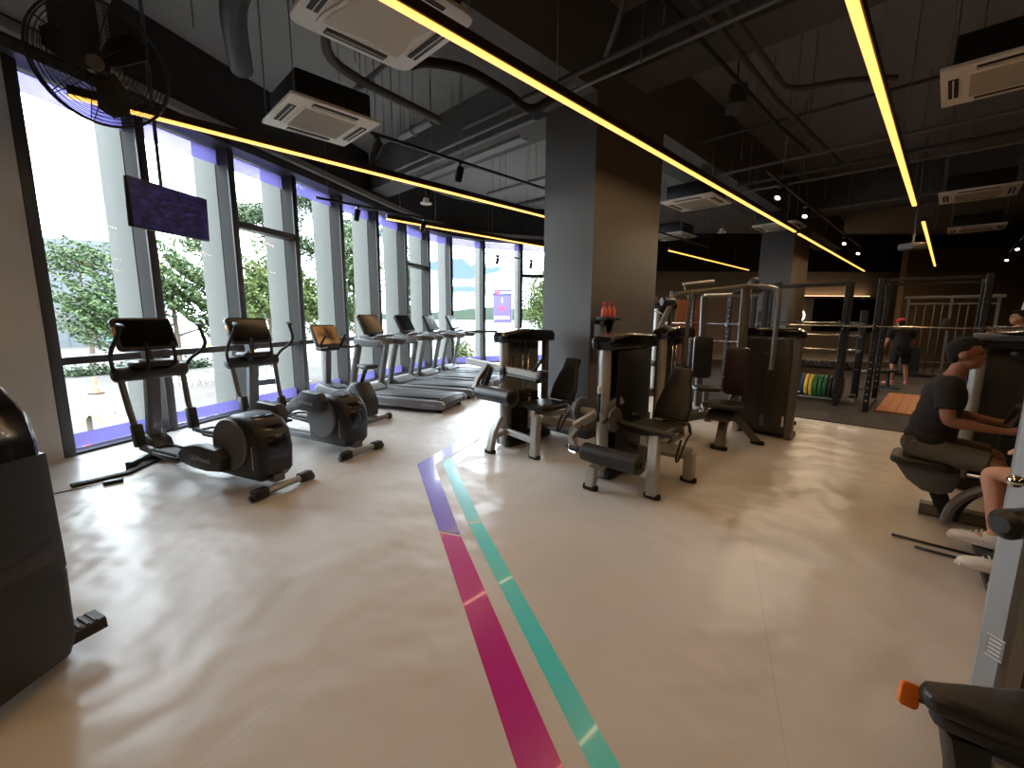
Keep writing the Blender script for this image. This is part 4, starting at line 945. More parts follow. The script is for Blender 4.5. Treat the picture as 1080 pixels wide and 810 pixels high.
tl = ['grey treadmill in front, first after the exercise bike', 'grey treadmill, second after the exercise bike', 'grey treadmill, third after the exercise bike', 'grey treadmill farthest along the row by the last windows']
tm = treadmill(tl[0])
# uprights stand near these points
for k, (ux, uy, hx, hy) in enumerate([(-2.52, 7.86, -0.955, 0.30), (-2.20, 9.05, -0.965, 0.26), (-1.88, 10.22, -0.97, 0.24), (-1.52, 11.35, -0.975, 0.22)]):
    x, y = off(ux, uy, hx, hy, -0.55)
    if k == 0: tm.location = (x, y, 0); tm.rotation_euler.z = heading(hx, hy)
    else: dup(tm, (x, y, 0), heading(hx, hy), tl[k])

# ------------------------------------------------------------------ floor odds and ends at the window
t = thing('cable_cover', 'bent black cable cover strip on the floor beside the first window', 'cable cover', (0, 0, 0))
MB().bar([(-4.10, 3.82, 0.014), (-3.88, 4.16, 0.014), (-3.95, 4.75, 0.014), (-3.93, 5.0, 0.014)], 0.09, 0.026, up=(0, 0, 1), c=0.3).build('strip', M_RUB, t)
t = thing('power_adapter', 'small black power adapter with thin cord lying on the floor', 'adapter', (-3.80, 3.92, 0), heading(0.7, 0.7))
MB().box((0, 0, 0.018), (0.05, 0.15, 0.034), bev=0.008).build('brick', M_BLACK, t)
MB().tube([(0, -0.07, 0.012), (-0.03, -0.3, 0.006), (0.01, -0.6, 0.006)], 0.005, 6, smooth=5).build('cord', M_BLACK, t)

# ------------------------------------------------------------------ selectorised leg machines (local +y = the way the user faces)
M_MACH = mat('machine_silver', (176, 173, 168), 0.42, 0.45, var=0.05)
M_MACHD = mat('machine_silver_shaded', (112, 108, 104), 0.45, 0.4)  # darker copy of the machine silver, dimness put into the colour
def foot(m, x, y, dx=0.16, dy=0.075): m.prism(rrect(dx, dy, min(dx, dy) * 0.48, 4, x, y), 'z', 0, 0.045, bev=0.008)
def tower(t, x0, x1, y0, y1, h=1.42, shroud=None, front=False):
    """weight tower standing along local y"""
    xm = (x0 + x1) / 2
    u = MB().oval([(xm, y0, 0.03), (xm, y0, h - 0.05)], 0.10, 0.12, up=(1, 0, 0), seg=20).build('front_upright', M_MACH, t)
    MB().bar([(xm, y1, 0.03), (xm, y1, h - 0.06)], 0.05, 0.09, up=(1, 0, 0)).build('rear_upright', M_MACHD, t)
    MB().prism([(y0 + 0.07, h - 0.13), (y0 + 0.085, h - 0.05), (y0 + 0.05, h - 0.005), (y0 - 0.25, h + 0.035), (y1 - 0.02, h + 0.01), (y1 - 0.07, h - 0.04), (y1 - 0.06, h - 0.13)], 'x', x0 - 0.01, x1 + 0.01, bev=0.03, seg=3).build('hood', M_GLOSS, t)
    MB().box((x1 - 0.012, (y0 + y1) / 2, h / 2 + 0.02), (0.02, abs(y1 - y0) - 0.07, h - 0.2), bev=0.006).build('back_shroud', shroud or M_SHROUD, t)
    if front: MB().box((x0 + 0.02, (y0 + y1) / 2 - 0.02, h / 2 - 0.01), (0.018, abs(y1 - y0) - 0.13, h - 0.26), bev=0.006).build('front_shroud', M_STACK, t)
    MB().box((xm, (y0 + y1) / 2, 0.06), (x1 - x0, abs(y1 - y0) + 0.05, 0.09), bev=0.015).build('base_beam', M_RACK, t)
    m = MB(); yc = (y0 + y1) / 2
    for k in range(15): m.box((xm, yc, 0.13 + k * 0.036), (0.15, 0.34, 0.032), bev=0.003, seg=1)
    st = m.build('weight_stack', M_STACK, t)
    MB().box((xm - 0.078, yc, 0.40), (0.002, 0.05, 0.46)).build('weight_label', M_WHITE, st)
    m = MB()
    for q in (-0.05, 0.05): m.cyl((xm, yc + q, 0.1), (xm, yc + q, h - 0.08), 0.011, seg=10)
    m.build('guide_rod', M_CHROME, t)
    m = MB(); m.cyl((xm - 0.025, yc - 0.14, h - 0.17), (xm + 0.025, yc - 0.14, h - 0.17), 0.055, seg=18); m.cyl((xm - 0.025, yc + 0.14, h - 0.17), (xm + 0.025, yc + 0.14, h - 0.17), 0.055, seg=18)
    m.build('pulley', M_BLACK, t)
    MB().cyl((xm, yc, 0.64), (xm, yc, h - 0.12), 0.005, seg=6).build('cable', M_BLACK, t)
def pad_outline(w0, w1, h, neck=None):
    return [(-w0 / 2, 0), (w0 / 2, 0), (w0 / 2 * 1.02, h * 0.28), (w1 / 2 * 1.25, h * 0.60), (w1 / 2, h * 0.74), (w1 / 2 * 0.98, h * 0.97), (w1 / 2 * 0.8, h), (-w1 / 2 * 0.8, h), (-w1 / 2 * 0.98, h * 0.97), (-w1 / 2, h * 0.74), (-w1 / 2 * 1.25, h * 0.60), (-w0 / 2 * 1.02, h * 0.28)]
def leg_machine(name, label, a0, b0, curl):
    p = W(a0, b0); t = thing(name, label, 'leg machine', (p.x, p.y, 0), heading(-1, -1), 'seated leg machines')
    tower(t, 0.28, 0.50, 0.24, -0.52, shroud=mat('backlit_shroud', (136, 138, 138), 0.4) if curl else None, front=not curl)  # curl shroud is lightened in colour for window light coming through
    # frame legs
    fr = MB()
    fr.bar([(-0.20, 0.32, 0.03), (-0.19, 0.31, 0.22), (-0.10, 0.12, 0.50)] if not curl else [(-0.20, 0.32, 0.03), (-0.20, 0.30, 0.50)], 0.085, 0.10, up=(1, 0, 0))
    fr.bar([(0.30, 0.55, 0.03), (0.295, 0.50, 0.24), (0.28, 0.40, 0.42)] if curl else [(0.30, 0.55, 0.03), (0.29, 0.53, 0.22)], 0.075, 0.09, up=(1, 0, 0))
    fr.bar([(0.29, 0.53, 0.20), (0.36, 0.24, 0.20)], 0.07, 0.07)
    fr.bar([(-0.20, 0.31, 0.20), (0.36, 0.22, 0.20)], 0.06, 0.07)
    fr.bar([(-0.26, -0.31, 0.03), (-0.26, -0.31, 0.30)], 0.08, 0.10, up=(1, 0, 0))
    fr.bar([(-0.24, -0.34, 0.30), (-0.10, 0.12, 0.42)], 0.07, 0.09)
    fr.bar([(-0.24, -0.31, 0.26), (0.36, -0.30, 0.22)], 0.06, 0.07)
    fr.bar([(0.0, 0.15, 0.46), (0.0, -0.45, 0.40)], 0.07, 0.08)
    fr.build('frame', M_MACH, t)
    for (x, y) in ((-0.20, 0.32), (0.30, 0.55), (-0.26, -0.31)):
        m = MB(); foot(m, x, y); m.build('foot', M_RUB, t)
    # seat and back
    MB().prism(rrect(0.44, 0.46, 0.10, 5, 0.02, -0.10), 'z', 0.50, 0.565, bev=0.025, seg=3).build('seat', M_LEATH, t)
    if not curl:
        MB().oval([(-0.28, 0.12, 0.545), (0.0, 0.13, 0.56), (0.34, 0.16, 0.60)], 0.085, 0.06).build('thigh_edge_pad', M_LEATH, t)
    bk = MB().prism(pad_outline(0.36, 0.23, 0.56), 'y', -0.035, 0.035, bev=0.022, seg=3)
    bk.move(Matrix.Translation((0.0, -0.40, 0.56)) @ Matrix.Rotation(R(24), 4, 'X')); bp = bk.build('back_pad', M_LEATH, t)
    m = MB(); m.bar([(0.0, -0.52, 0.66), (0.0, -0.46, 0.38)], 0.06, 0.05, up=(1, 0, 0)); m.bar([(0.0, -0.58, 0.72), (0.0, -0.70, 0.35), (0.0, -0.30, 0.30)], 0.05, 0.05, up=(1, 0, 0)); m.build('back_bracket', M_MACHD, t)
    m = MB(); m.tube([(-0.27, -0.28, 0.50), (-0.27, -0.18, 0.45), (-0.26, -0.05, 0.28), (-0.25, -0.02, 0.30), (-0.25, -0.10, 0.46)], 0.010, 8, smooth=4); m.build('strap_loop', M_BLACK, t)
    for sx in (-1, 1):
        MB().tube([(sx * 0.25, -0.30, 0.50), (sx * 0.27, -0.20, 0.60), (sx * 0.27, -0.08, 0.62)], 0.016, 8, smooth=4).build('side_grip', M_RUB, t)
    # cam, arm and roller
    zc, yc = (0.62, 0.22)
    MB().cyl((0.26, yc, zc), (0.285, yc, zc), 0.12, seg=28, bev=0.004).build('cam_wheel', M_MACHD, t)
    if curl:
        rz, ry = 0.70, 0.50
        MB().bar([(0.62, 0.30, 1.0), (0.66, 0.42, 0.84), (0.64, 0.50, 0.72)], 0.06, 0.07, up=(1, 0, 0)).build('roller_arm', M_MACHD, t)
        MB().bar([(-0.26, 0.25, 0.94), (0.30, 0.25, 0.97), (1.05, 0.26, 1.02)], 0.075, 0.075).build('thigh_beam', M_MACH, t)
        m = MB()
        for x in (-0.24, 0.36): m.box((x, 0.25, 0.955), (0.09, 0.115, 0.115), bev=0.02)
        m.build('beam_collar', M_BLACK, t)
        for x, dx in ((-0.10, -0.07), (0.24, 0.05)):
            MB().tube([(x, 0.25, 0.98), (x + dx, 0.18, 1.12)], 0.017, 10).build('hand_grip', M_RUB, t)
        m = MB(); m.oval([(-0.18, 0.24, 0.89), (0.30, 0.24, 0.91)], 0.11, 0.07); m.build('thigh_pad', M_LEATH, t)
        MB().prism([(0.32, 0.98), (0.24, 0.98), (0.42, 0.62), (0.52, 0.60)], 'x', 0.55, 0.62, bev=0.01).build('link_plate', M_RACK, t)
        MB().tube([(0.30, 0.40, 0.80), (0.34, 0.30, 0.90)], 0.014, 8).build('latch_lever', M_CHROME, t)
    else:
        rz, ry = 0.35, 0.54
        MB().bar([(0.30, 0.06, 0.80), (0.60, 0.42, 0.53)], 0.07, 0.075).build('start_lever_bar', M_MACH, t)
        MB().bar([(0.55, 0.36, 0.55), (0.60, 0.48, 0.42), (0.50, 0.54, 0.35)], 0.05, 0.06, up=(1, 0, 0)).build('roller_arm', M_MACHD, t)
        m = MB(); m.cyl((0.36, 0.22, 0.66), (0.66, 0.24, 0.66), 0.035, seg=14); m.build('pivot_axle', M_MACH, t)
        m = MB(); m.cyl((0.64, 0.24, 0.66), (0.67, 0.24, 0.66), 0.13, seg=28, bev=0.004); m.cyl((0.69, 0.24, 0.66), (0.71, 0.24, 0.66), 0.11, seg=28, bev=0.004); m.build('cam_wheel', M_GUN, t)
        MB().cyl((0.37, 0.35, 0.70), (0.37, 0.35, 0.88), 0.014, seg=10).build('selector_lever', M_BLACK, t)
        MB().cyl((0.37, 0.35, 0.88), (0.37, 0.35, 0.95), 0.019, seg=12, bev=0.004).build('lever_cap', M_WHITE, t)
        m = MB(); m.tube([(0.43, 0.30, 0.72), (0.36, 0.38, 0.62)], 0.02, 10); m.tube([(0.32, 0.34, 0.60), (0.27, 0.36, 0.66)], 0.018, 10); m.build('adjust_knob', M_BLACK, t)
        m = MB(); m.tube([(0.66, 0.40, 0.40), (0.62, 0.47, 0.30), (0.52, 0.50, 0.29)], 0.012, 8, smooth=4); m.build('linkage_rod', M_CHROME, t)
    rx = 0.0 if curl else -0.17
    rl = MB().cyl((-0.03 + rx, ry, rz), (0.57 + rx, ry, rz), 0.088, seg=28, bev=0.02).build('roller_pad', M_LEATH, t)
    MB().cyl((-0.045 + rx, ry, rz), (0.62 + rx * 0.4, ry, rz), 0.03, seg=14).build('roller_tube', M_RACK, rl)
    return t
leg_machine('leg_curl_machine', 'silver leg curl machine nearest the windows with high thigh beam', 3.85, 3.36, True)
leg_machine('leg_extension_machine', 'silver leg extension machine with low black roller in front', 3.80, 1.90, False)

# ------------------------------------------------------------------ machines behind: shoulder press, rear tower, pec station
p = W(5.62, 1.86); t = thing('shoulder_press_machine', 'press machine with dark back pad right behind the leg extension', 'press machine', (p.x, p.y, 0), heading(-1, -1))
tower(t, 0.70, 0.92, 0.10, -0.60, 1.45)
m = MB(); m.bar([(-0.04, 0.20, 0.03), (-0.02, 0.05, 0.30), (0, -0.15, 0.46)], 0.08, 0.10, up=(1, 0, 0)); m.bar([(0, -0.15, 0.40), (0.8, -0.2, 0.2)], 0.08, 0.08); m.bar([(-0.30, -0.4, 0.03), (-0.05, -0.35, 0.3), (0.3, -0.35, 0.3), (0.8, -0.4, 0.1)], 0.07, 0.08)
m.build('frame', M_MACHD, t)
m = MB(); foot(m, -0.04, 0.2, 0.2, 0.09); foot(m, -0.30, -0.4, 0.16, 0.09); m.build('foot', M_RUB, t)
MB().prism(rrect(0.46, 0.44, 0.12, 5, 0.0, 0.0), 'z', 0.50, 0.56, bev=0.025, seg=3).build('seat', M_LEATH, t)
MB().prism([(0.24, 0.36), (0.10, 0.47), (-0.2, 0.47), (-0.24, 0.36)], 'x', -0.16, 0.16, bev=0.04).build('seat_base', M_DARK, t)
MB().prism(rrect(0.30, 0.62, 0.06, 4, 0.0, 0.92), 'y', -0.38, -0.30, bev=0.025).build('back_pad', mat('maroon_vinyl', (52, 30, 28), 0.45), t)
m = MB()
m.tube([(0.05, -0.42, 0.45), (0.02, -0.5, 0.80), (0.02, -0.50, 1.70), (0.02, -0.48, 1.98)], 0.055, 14, smooth=5); m.build('main_tube', M_MACHD, t)
m = MB(); m.tube([(0.62, -0.15, 0.95), (0.62, -0.15, 1.00), (0.60, -0.2, 1.85), (0.55, -0.25, 1.93), (0.0, -0.45, 2.0)], 0.028, 12, smooth=4); m.build('press_arm', M_MACHD, t)
m = MB(); m.tube([(-0.45, -0.10, 1.0), (-0.45, -0.12, 1.80), (-0.35, -0.25, 1.95), (0.0, -0.45, 2.0)], 0.028, 12, smooth=4); m.build('press_arm', M_MACHD, t)
m = MB(); m.tube([(0.62, -0.16, 1.02), (0.56, -0.10, 0.94), (0.5, 0.02, 0.96)], 0.02, 10, smooth=4); m.build('hand_grip', M_RUB, t)

p = W(6.58, 1.66); t = thing('cable_tower_machine', 'weight tower with dark panelled back facing the room, beside the mat edge', 'weight tower', (p.x, p.y, 0), heading(1, 1))
h = 1.45
for sx in (-1, 1):
    MB().bar([(sx * 0.325, -0.05, 0.02), (sx * 0.325, 0.0, h - 0.05)], 0.085, 0.10, up=(0, 1, 0)).build('upright', M_MACH if sx < 0 else M_MACHD, t)
MB().prism([(-0.38, h - 0.10), (-0.38, h - 0.03), (-0.31, h + 0.02), (0.31, h + 0.02), (0.38, h - 0.03), (0.38, h - 0.10)], 'y', -0.10, 0.16, bev=0.025, seg=3).build('hood', M_GLOSS, t)
MB().prism(rrect(0.56, 1.26, 0.03, 3, 0, 0.70), 'y', -0.075, -0.045, bev=0.01).build('back_shroud', mat('shroud_dark', (50, 49, 48), 0.35), t)
MB().box((0, -0.077, 0.22), (0.05, 0.004, 0.16)).build('label_strip', M_GREYP, t)
lettering('logo_lettering', 'LifeFitness', 0.09, mat('ghost_print', (84, 82, 80), 0.4), t, frame((0.02, -0.078, 0.78), (0, 0, 1), (-1, 0, 0)), 0.0006)
MB().box((0.25, -0.08, 0.24), (0.025, 0.004, 0.14)).build('white_sticker', M_WHITE, t)
m = MB()
for k in range(16): m.box((0, 0.10, 0.12 + k * 0.036), (0.36, 0.14, 0.032), bev=0.003, seg=1)
m.build('weight_stack', M_STACK, t)
MB().box((0, 0.10, 0.045), (0.72, 0.22, 0.08), bev=0.015).build('base_beam', M_RACK, t)
m = MB(); m.bar([(0, 0.2, 0.08), (0, 1.0, 0.08)], 0.10, 0.09); m.bar([(0, 0.95, 0.08), (0, 0.9, 0.45)], 0.09, 0.09, up=(1, 0, 0)); m.build('frame', M_MACHD, t)
MB().prism(rrect(0.42, 0.40, 0.10, 5, 0, 0.92), 'z', 0.46, 0.52, bev=0.022).build('seat', M_LEATH, t)
m = MB(); foot(m, 0, 1.0, 0.4, 0.09); m.build('foot', M_RUB, t)

p = W(7.2, 2.75); t = thing('pec_fly_machine', 'silver fly machine with long overhead arms behind the leg machines', 'fly machine', (p.x, p.y, 0), heading(-0.2, -1))
m = MB(); m.bar([(-0.3, 0.0, 0.05), (0.6, 0.0, 0.05)], 0.12, 0.09); m.bar([(0, 0.5, 0.05), (0, -0.4, 0.05)], 0.10, 0.09); m.bar([(0.0, -0.3, 0.05), (0.0, -0.25, 1.2), (0.05, -0.1, 1.95)], 0.10, 0.10, up=(1, 0, 0)); m.build('frame', M_MACHD, t)
m = MB(); m.tube([(0.75, 0.25, 1.45), (0.62, 0.15, 1.75), (0.45, 0.05, 1.98), (-0.5, -0.05, 2.05)], 0.04, 12, smooth=4); m.build('overhead_arm', M_MACHD, t)
m = MB(); m.tube([(0.30, 0.0, 1.92), (0.42, 0.08, 2.12), (-0.05, 0.0, 2.17)], 0.03, 12); m.build('upper_bar', M_MACH, t)
m = MB(); m.cyl((0.55, 0.1, 1.85), (0.75, 0.2, 1.85), 0.075, seg=18, bev=0.02); m.build('roller_pad', M_LEATH, t)
m = MB(); m.tube([(0.05, -0.1, 1.95), (-0.8, -0.2, 1.98)], 0.035, 10); m.build('cross_bar', M_MACH, t)
m = MB(); m.cyl((-0.5, -0.12, 1.98), (-0.5, -0.12, 2.07), 0.12, seg=24, bev=0.01); m.cyl((-0.75, -0.15, 2.02), (-0.75, -0.15, 2.06), 0.09, seg=20); m.build('pulley_cover', M_BLACK, t)
MB().prism(rrect(0.40, 0.40, 0.1, 5, 0, 0.25), 'z', 0.46, 0.52, bev=0.02).build('seat', M_LEATH, t)
MB().prism(rrect(0.30, 0.70, 0.06, 4, 0, 0.95), 'y', -0.2, -0.12, bev=0.02).build('back_pad', M_LEATH, t)
MB().bar([(0, 0.3, 0.09), (0, 0.25, 0.46)], 0.08, 0.08, up=(1, 0, 0)).build('seat_post', M_MACHD, t)
# ------------------------------------------------------------------ bottles on the column shelf
p = W(4.83, 3.10)
t = thing('wipe_station', 'black shelf with grey wipe dispenser on the column side', 'dispenser', (p.x, p.y, 0), ROOM)
MB().box((0, 0.0, 1.58), (0.34, 0.19, 0.045), bev=0.006).build('shelf', M_RACK, t)
for x in (-0.10, 0.10): MB().prism([(0.09, 1.56), (-0.03, 1.56), (0.05, 1.28), (0.09, 1.28)], 'x', x - 0.02, x + 0.02).build('bracket', M_RACK, t)
MB().prism([(0.095, 1.52), (0.0, 1.50), (-0.06, 1.16), (0.095, 1.02)], 'x', -0.17, -0.02, bev=0.012).build('dispenser_box', M_GREYP, t)
PINK = mat('spray_pink', (224, 112, 112), 0.35)
def bottle(label):
    t = thing('spray_bottle', label, 'bottle', (0, 0, 0), 0, 'pink spray bottles on the shelf')
    MB().lathe([(0, 0), (0.036, 0), (0.038, 0.01), (0.036, 0.09), (0.016, 0.125), (0.014, 0.14), (0, 0.14)], (0, 0, 0), seg=16).build('bottle_body', PINK, t)
    MB().prism([(-0.03, 0.14), (-0.03, 0.175), (0.012, 0.18), (0.05, 0.17), (0.05, 0.16), (0.015, 0.15), (0.015, 0.14)], 'x', -0.011, 0.011, bev=0.004).build('trigger_head', mat('trigger_pink', (196, 70, 84), 0.4), t)
    return t
b0_ = bottle('pink spray bottle at the window end of the shelf')
for k, lab in enumerate(['pink spray bottle at the window end of the shelf', 'pink spray bottle in the middle of the shelf', 'pink spray bottle at the far end of the shelf']):
    q = W(4.72 + k * 0.105, 3.09, 1.603)
    if k == 0: b0_.location = q; b0_.rotation_euler.z = -0.7
    else: dup(b0_, q, -0.7 + 0.3 * k, lab)

# ------------------------------------------------------------------ dark machine cut by the frame at the left
t = thing('stair_climber', 'large dark machine with glossy hood cut off by the picture edge at the left', 'exercise machine', (-2.36, 1.60, 0), heading(0.03, 1))
MB().prism([(0.40, 0.55), (0.385, 1.08), (0.36, 1.20), (0.285, 1.30), (0.18, 1.355), (-0.4, 1.40), (-0.4, 1.26), (0.12, 1.20), (0.16, 1.1), (0.15, 0.55)], 'y', -0.16, 0.16, bev=0.035, seg=3).build('hood', M_GLOSS, t)
MB().prism([(0.40, 0.50), (0.39, 1.02), (0.28, 1.04), (0.20, 0.5)], 'y', -0.175, 0.175, bev=0.02).build('side_column', M_BLACK, t)
MB().prism([(0.395, 0.16), (0.405, 0.48), (0.38, 0.565), (-0.45, 0.60), (-0.45, 0.07), (0.36, 0.07)], 'y', -0.20, 0.18, bev=0.04, seg=3).build('base_housing', M_BLACK, t)
MB().bar([(-0.4, -0.2, 0.66), (0.14, -0.2, 0.585)], 0.03, 0.02).build('edge_trim', M_GUN, t)
MB().box((0.36, -0.205, 0.36), (0.02, 0.01, 0.16), bev=0.004).build('badge', M_GREYP, t)
m = MB(); m.bar([(0.24, 0.05, 0.12), (0.355, 0.31, 0.135)], 0.12, 0.06); lg = m.build('footrest_arm', M_BLACK, t)
m = MB()
for k in range(5): m.box((0.295 + 0.0115 * k, 0.175 + 0.026 * k, 0.165), (0.10, 0.012, 0.008), rot=(0, 0, -0.42))
m.build('grip_insert', M_GREYP, lg)
m = MB(); m.cyl((0.24, -0.14, 0.05), (0.30, -0.14, 0.05), 0.05, seg=18); m.cyl((0.20, 0.2, 0.05), (0.25, 0.2, 0.05), 0.05, seg=18); m.build('wheel', M_RUB, t)
m = MB(); m.bar([(0.27, -0.14, 0.05), (0.27, 0.2, 0.05)], 0.03, 0.06); m.build('axle', M_GUN, t)

# ------------------------------------------------------------------ machine with the silver post at the right
p = W(2.42, -0.26); t = thing('arm_curl_machine', 'machine with broad silver post bearing a white label at the right edge', 'exercise machine', (1.91, 1.50, 0), 0.15)
M_POST = mat('post_silver', (172, 174, 176), 0.4, 0.45, var=0.04, bump=0.08, bscale=240)
po = MB().bar([(0, 0, 0.02), (0, 0, 2.2)], 0.118, 0.10, up=(0, 1, 0), c=0.18).build('post', M_POST, t)
MB().box((-0.0603, -0.015, 0.36), (0.002, 0.055, 0.09), bev=0.0008).build('label_plate', mat('label_grey', (150, 150, 150), 0.4), po)
m = MB()
for k in range(4): m.box((-0.0618, -0.015, 0.335 + 0.017 * k), (0.001, 0.038, 0.007))
m.box((-0.0616, -0.015, 0.402), (0.001, 0.055, 0.005)); m.box((-0.0616, -0.015, 0.319), (0.001, 0.055, 0.005)); m.build('label_print', M_WHITE, po)
MB().box((0.10, 0.0, 0.03), (0.55, 0.12, 0.06), bev=0.015).build('foot_bar', M_RUB, t)
MB().bar([(0.12, 0.02, 0.02), (0.12, 0.02, 2.2)], 0.05, 0.08, up=(0, 1, 0)).build('rear_tube', M_RACK, t)
m = MB(); m.bar([(0, 0, 2.15), (0.9, 0.4, 2.2)], 0.1, 0.1); m.build('top_beam', M_POST, t)
# padded roller in front of the post
m = MB(); m.cyl((-0.315, -0.115, 0.93), (0.16, -0.125, 0.93), 0.050, seg=24, bev=0.022); m.build('elbow_roller', M_LEATH, t)
MB().cyl((0.0, -0.045, 0.93), (0.02, -0.13, 0.93), 0.022, seg=12).build('roller_bracket', M_GUN, t)
m = MB(); m.cyl((-0.03, -0.045, 1.05), (-0.235, -0.085, 1.065), 0.012, seg=12); m.ell((-0.235, -0.085, 1.065), 0.022, 12); m.build('adjust_knob', M_CHROME, t)
# saddle shaped seat with orange lever in the near right corner
t = thing('workout_bench', 'dark padded bench nose with orange lever in the near corner', 'bench', (1.388, 1.13, -0.075), heading(-0.92, 0.40))
out = [(-0.045, 0.10), (-0.055, 0.06), (-0.075, 0.0), (-0.10, -0.10), (-0.15, -0.22), (-0.19, -0.40), (-0.19, -0.75), (0.19, -0.75), (0.19, -0.40), (0.15, -0.22), (0.10, -0.10), (0.075, 0.0), (0.055, 0.06), (0.045, 0.10), (0.02, 0.118), (-0.02, 0.118)]
MB().prism(out, 'z', 0.49, 0.555, bev=0.026, seg=4).build('seat_pad', M_LEATH, t)
MB().prism([(x * 0.86, y - 0.03) for x, y in out], 'z', 0.445, 0.492, bev=0.012).build('seat_shell', M_DARK, t)
MB().bar([(-0.085, -0.02, 0.43), (-0.15, -0.28, 0.43), (-0.17, -0.70, 0.43)], 0.03, 0.03).build('side_rail', M_SILV, t)
MB().prism([(0.06, 0.44), (0.03, 0.30), (0.0, 0.10), (-0.06, 0.08), (-0.70, 0.08), (-0.70, 0.44)], 'x', -0.05, 0.05, bev=0.02).build('pedestal', M_BLACK, t)
lv = MB().prism(rrect(0.052, 0.075, 0.014, 3), 'x', -0.012, 0.012, bev=0.006).move(Matrix.Translation((0.045, 0.128, 0.478)) @ Matrix.Rotation(R(22), 4, 'Y') @ Matrix.Rotation(R(12), 4, 'X')).build('release_lever', mat('lever_orange', (232, 122, 36), 0.4), t)
MB().cyl((0.04, 0.11, 0.475), (0.02, 0.04, 0.478), 0.009, seg=8).build('lever_rod', M_BLACK, lv)

# ------------------------------------------------------------------ machine of the seated man
p = W(4.85, 0.0); t = thing('row_machine', 'dark rowing machine the man in the black shirt sits on', 'exercise machine', (p.x, p.y, 0), heading(1, -1))
MB().prism(rrect(0.42, 0.40, 0.10, 5, 0, -0.02), 'z', 0.42, 0.485, bev=0.022, seg=3).build('seat', M_LEATH, t)
MB().prism([(-0.19, 0.42), (0.20, 0.42), (0.20, 0.33), (0.17, 0.25), (0.10, 0.21), (0.0, 0.22), (-0.10, 0.29)], 'x', -0.13, 0.13, bev=0.02).build('seat_shroud', M_GUN, t)
MB().bar([(0, 0.08, 0.24), (0, 0.16, 0.05)], 0.10, 0.12, up=(1, 0, 0)).build('seat_post', M_BLACK, t)
gd = [(0.46 + 0.30 * math.cos(R(k)), 0.04 + 0.34 * math.sin(R(k))) for k in range(180, 75, -10)]
MB().tube([(0.20, y, z) for y, z in gd], 0.035, 8).build('guard_rail', M_MACHD, t)
MB().tube([(0.13, y + 0.04, z) for y, z in gd], 0.035, 8).build('guard_rail', M_RUB, t)
m = MB(); m.bar([(0, 0.0, 0.05), (0, 1.1, 0.06)], 0.12, 0.09); m.bar([(0, 0.9, 0.06), (0, 0.92, 0.75)], 0.10, 0.12, up=(1, 0, 0)); m.build('frame', M_MACHD, t)
MB().prism(rrect(0.34, 0.20, 0.06, 4, 0, 0.76), 'y', 0.56, 0.64, bev=0.025).build('chest_pad', M_LEATH, t)
MB().bar([(0, 0.66, 0.75), (0, 0.92, 0.72)], 0.06, 0.06).build('chest_bracket', M_MACHD, t)
for sx in (-1, 1):
    MB().tube([(sx * 0.17, 0.40, 0.80), (sx * 0.17, 0.44, 0.93)], 0.016, 10).build('hand_grip', M_RUB, t)
    MB().tube([(sx * 0.17, 0.44, 0.94), (sx * 0.22, 0.70, 0.99), (sx * 0.22, 0.92, 0.80)], 0.02, 8).build('pull_arm', M_GUN, t)
p = W(5.75, -0.60); t = thing('weight_tower', 'weight tower with silver uprights beside the seated man', 'weight tower', (p.x, p.y, 0), heading(-1, 1))
tower(t, 0.0, 0.24, 0.36, -0.40, 1.47)
MB().box((0.12, -0.0, 1.44), (0.26, 0.84, 0.07), bev=0.012).build('top_cover', M_GUN, t)

# ------------------------------------------------------------------ people
SKINS = {'tan': mat('skin_tan', (150, 100, 78), 0.55, var=0.06), 'light': mat('skin_light', (206, 152, 124), 0.55, var=0.06), 'mid': mat('skin_mid', (188, 134, 104), 0.55, var=0.06)}
HAIR = mat('hair_black', (11, 9, 9), 0.85, var=0.3, scale=60, bump=0.5, bscale=120)
def ev_mesh(o):
    dg = bpy.context.evaluated_depsgraph_get(); me = bpy.data.meshes.new_from_object(o.evaluated_get(dg)); bpy.data.objects.remove(o); return me
def skin(nodes, edges, ells=(), voxel=0.012, name='body', extra=None):
    """nodes: list of (co, radius); joints grown to one closed surface"""
    me = bpy.data.meshes.new('s'); me.from_pydata([n[0] for n in nodes], edges, [])
    o = bpy.data.objects.new('s', me); COL.objects.link(o)
    o.modifiers.new('k', 'SKIN'); sv = me.skin_vertices[0].data
    for i, n in enumerate(nodes):
        r = n[1]; sv[i].radius = (r, r) if not hasattr(r, '__len__') else r
        sv[i].use_root = (i == 0)
    s_ = o.modifiers.new('b', 'SUBSURF'); s_.levels = 2
    base = ev_mesh(o)
    mb = MB(); mb.bm.from_mesh(base); bpy.data.meshes.remove(base)
    for e in ells: mb.ell(e[0], e[1], 20, e[2] if len(e) > 2 else None)
    if extra: extra(mb)
    tm_ = bpy.data.meshes.new('t'); mb.bm.to_mesh(tm_); mb.bm.free()
    o = bpy.data.objects.new('t', tm_); COL.objects.link(o)
    rm = o.modifiers.new('r', 'REMESH'); rm.mode = 'VOXEL'; rm.voxel_size = voxel; rm.use_smooth_shade = True
    sm_ = o.modifiers.new('sm', 'SMOOTH'); sm_.factor = 0.5; sm_.iterations = 2
    out = ev_mesh(o); out.name = name
    for p_ in out.polygons: p_.use_smooth = True
    return out
def put(name, me, m, parent):
    me.materials.clear(); me.materials.append(m); o = bpy.data.objects.new(name, me); COL.objects.link(o); o.parent = parent; return o
def V(*a): return Vector(a)
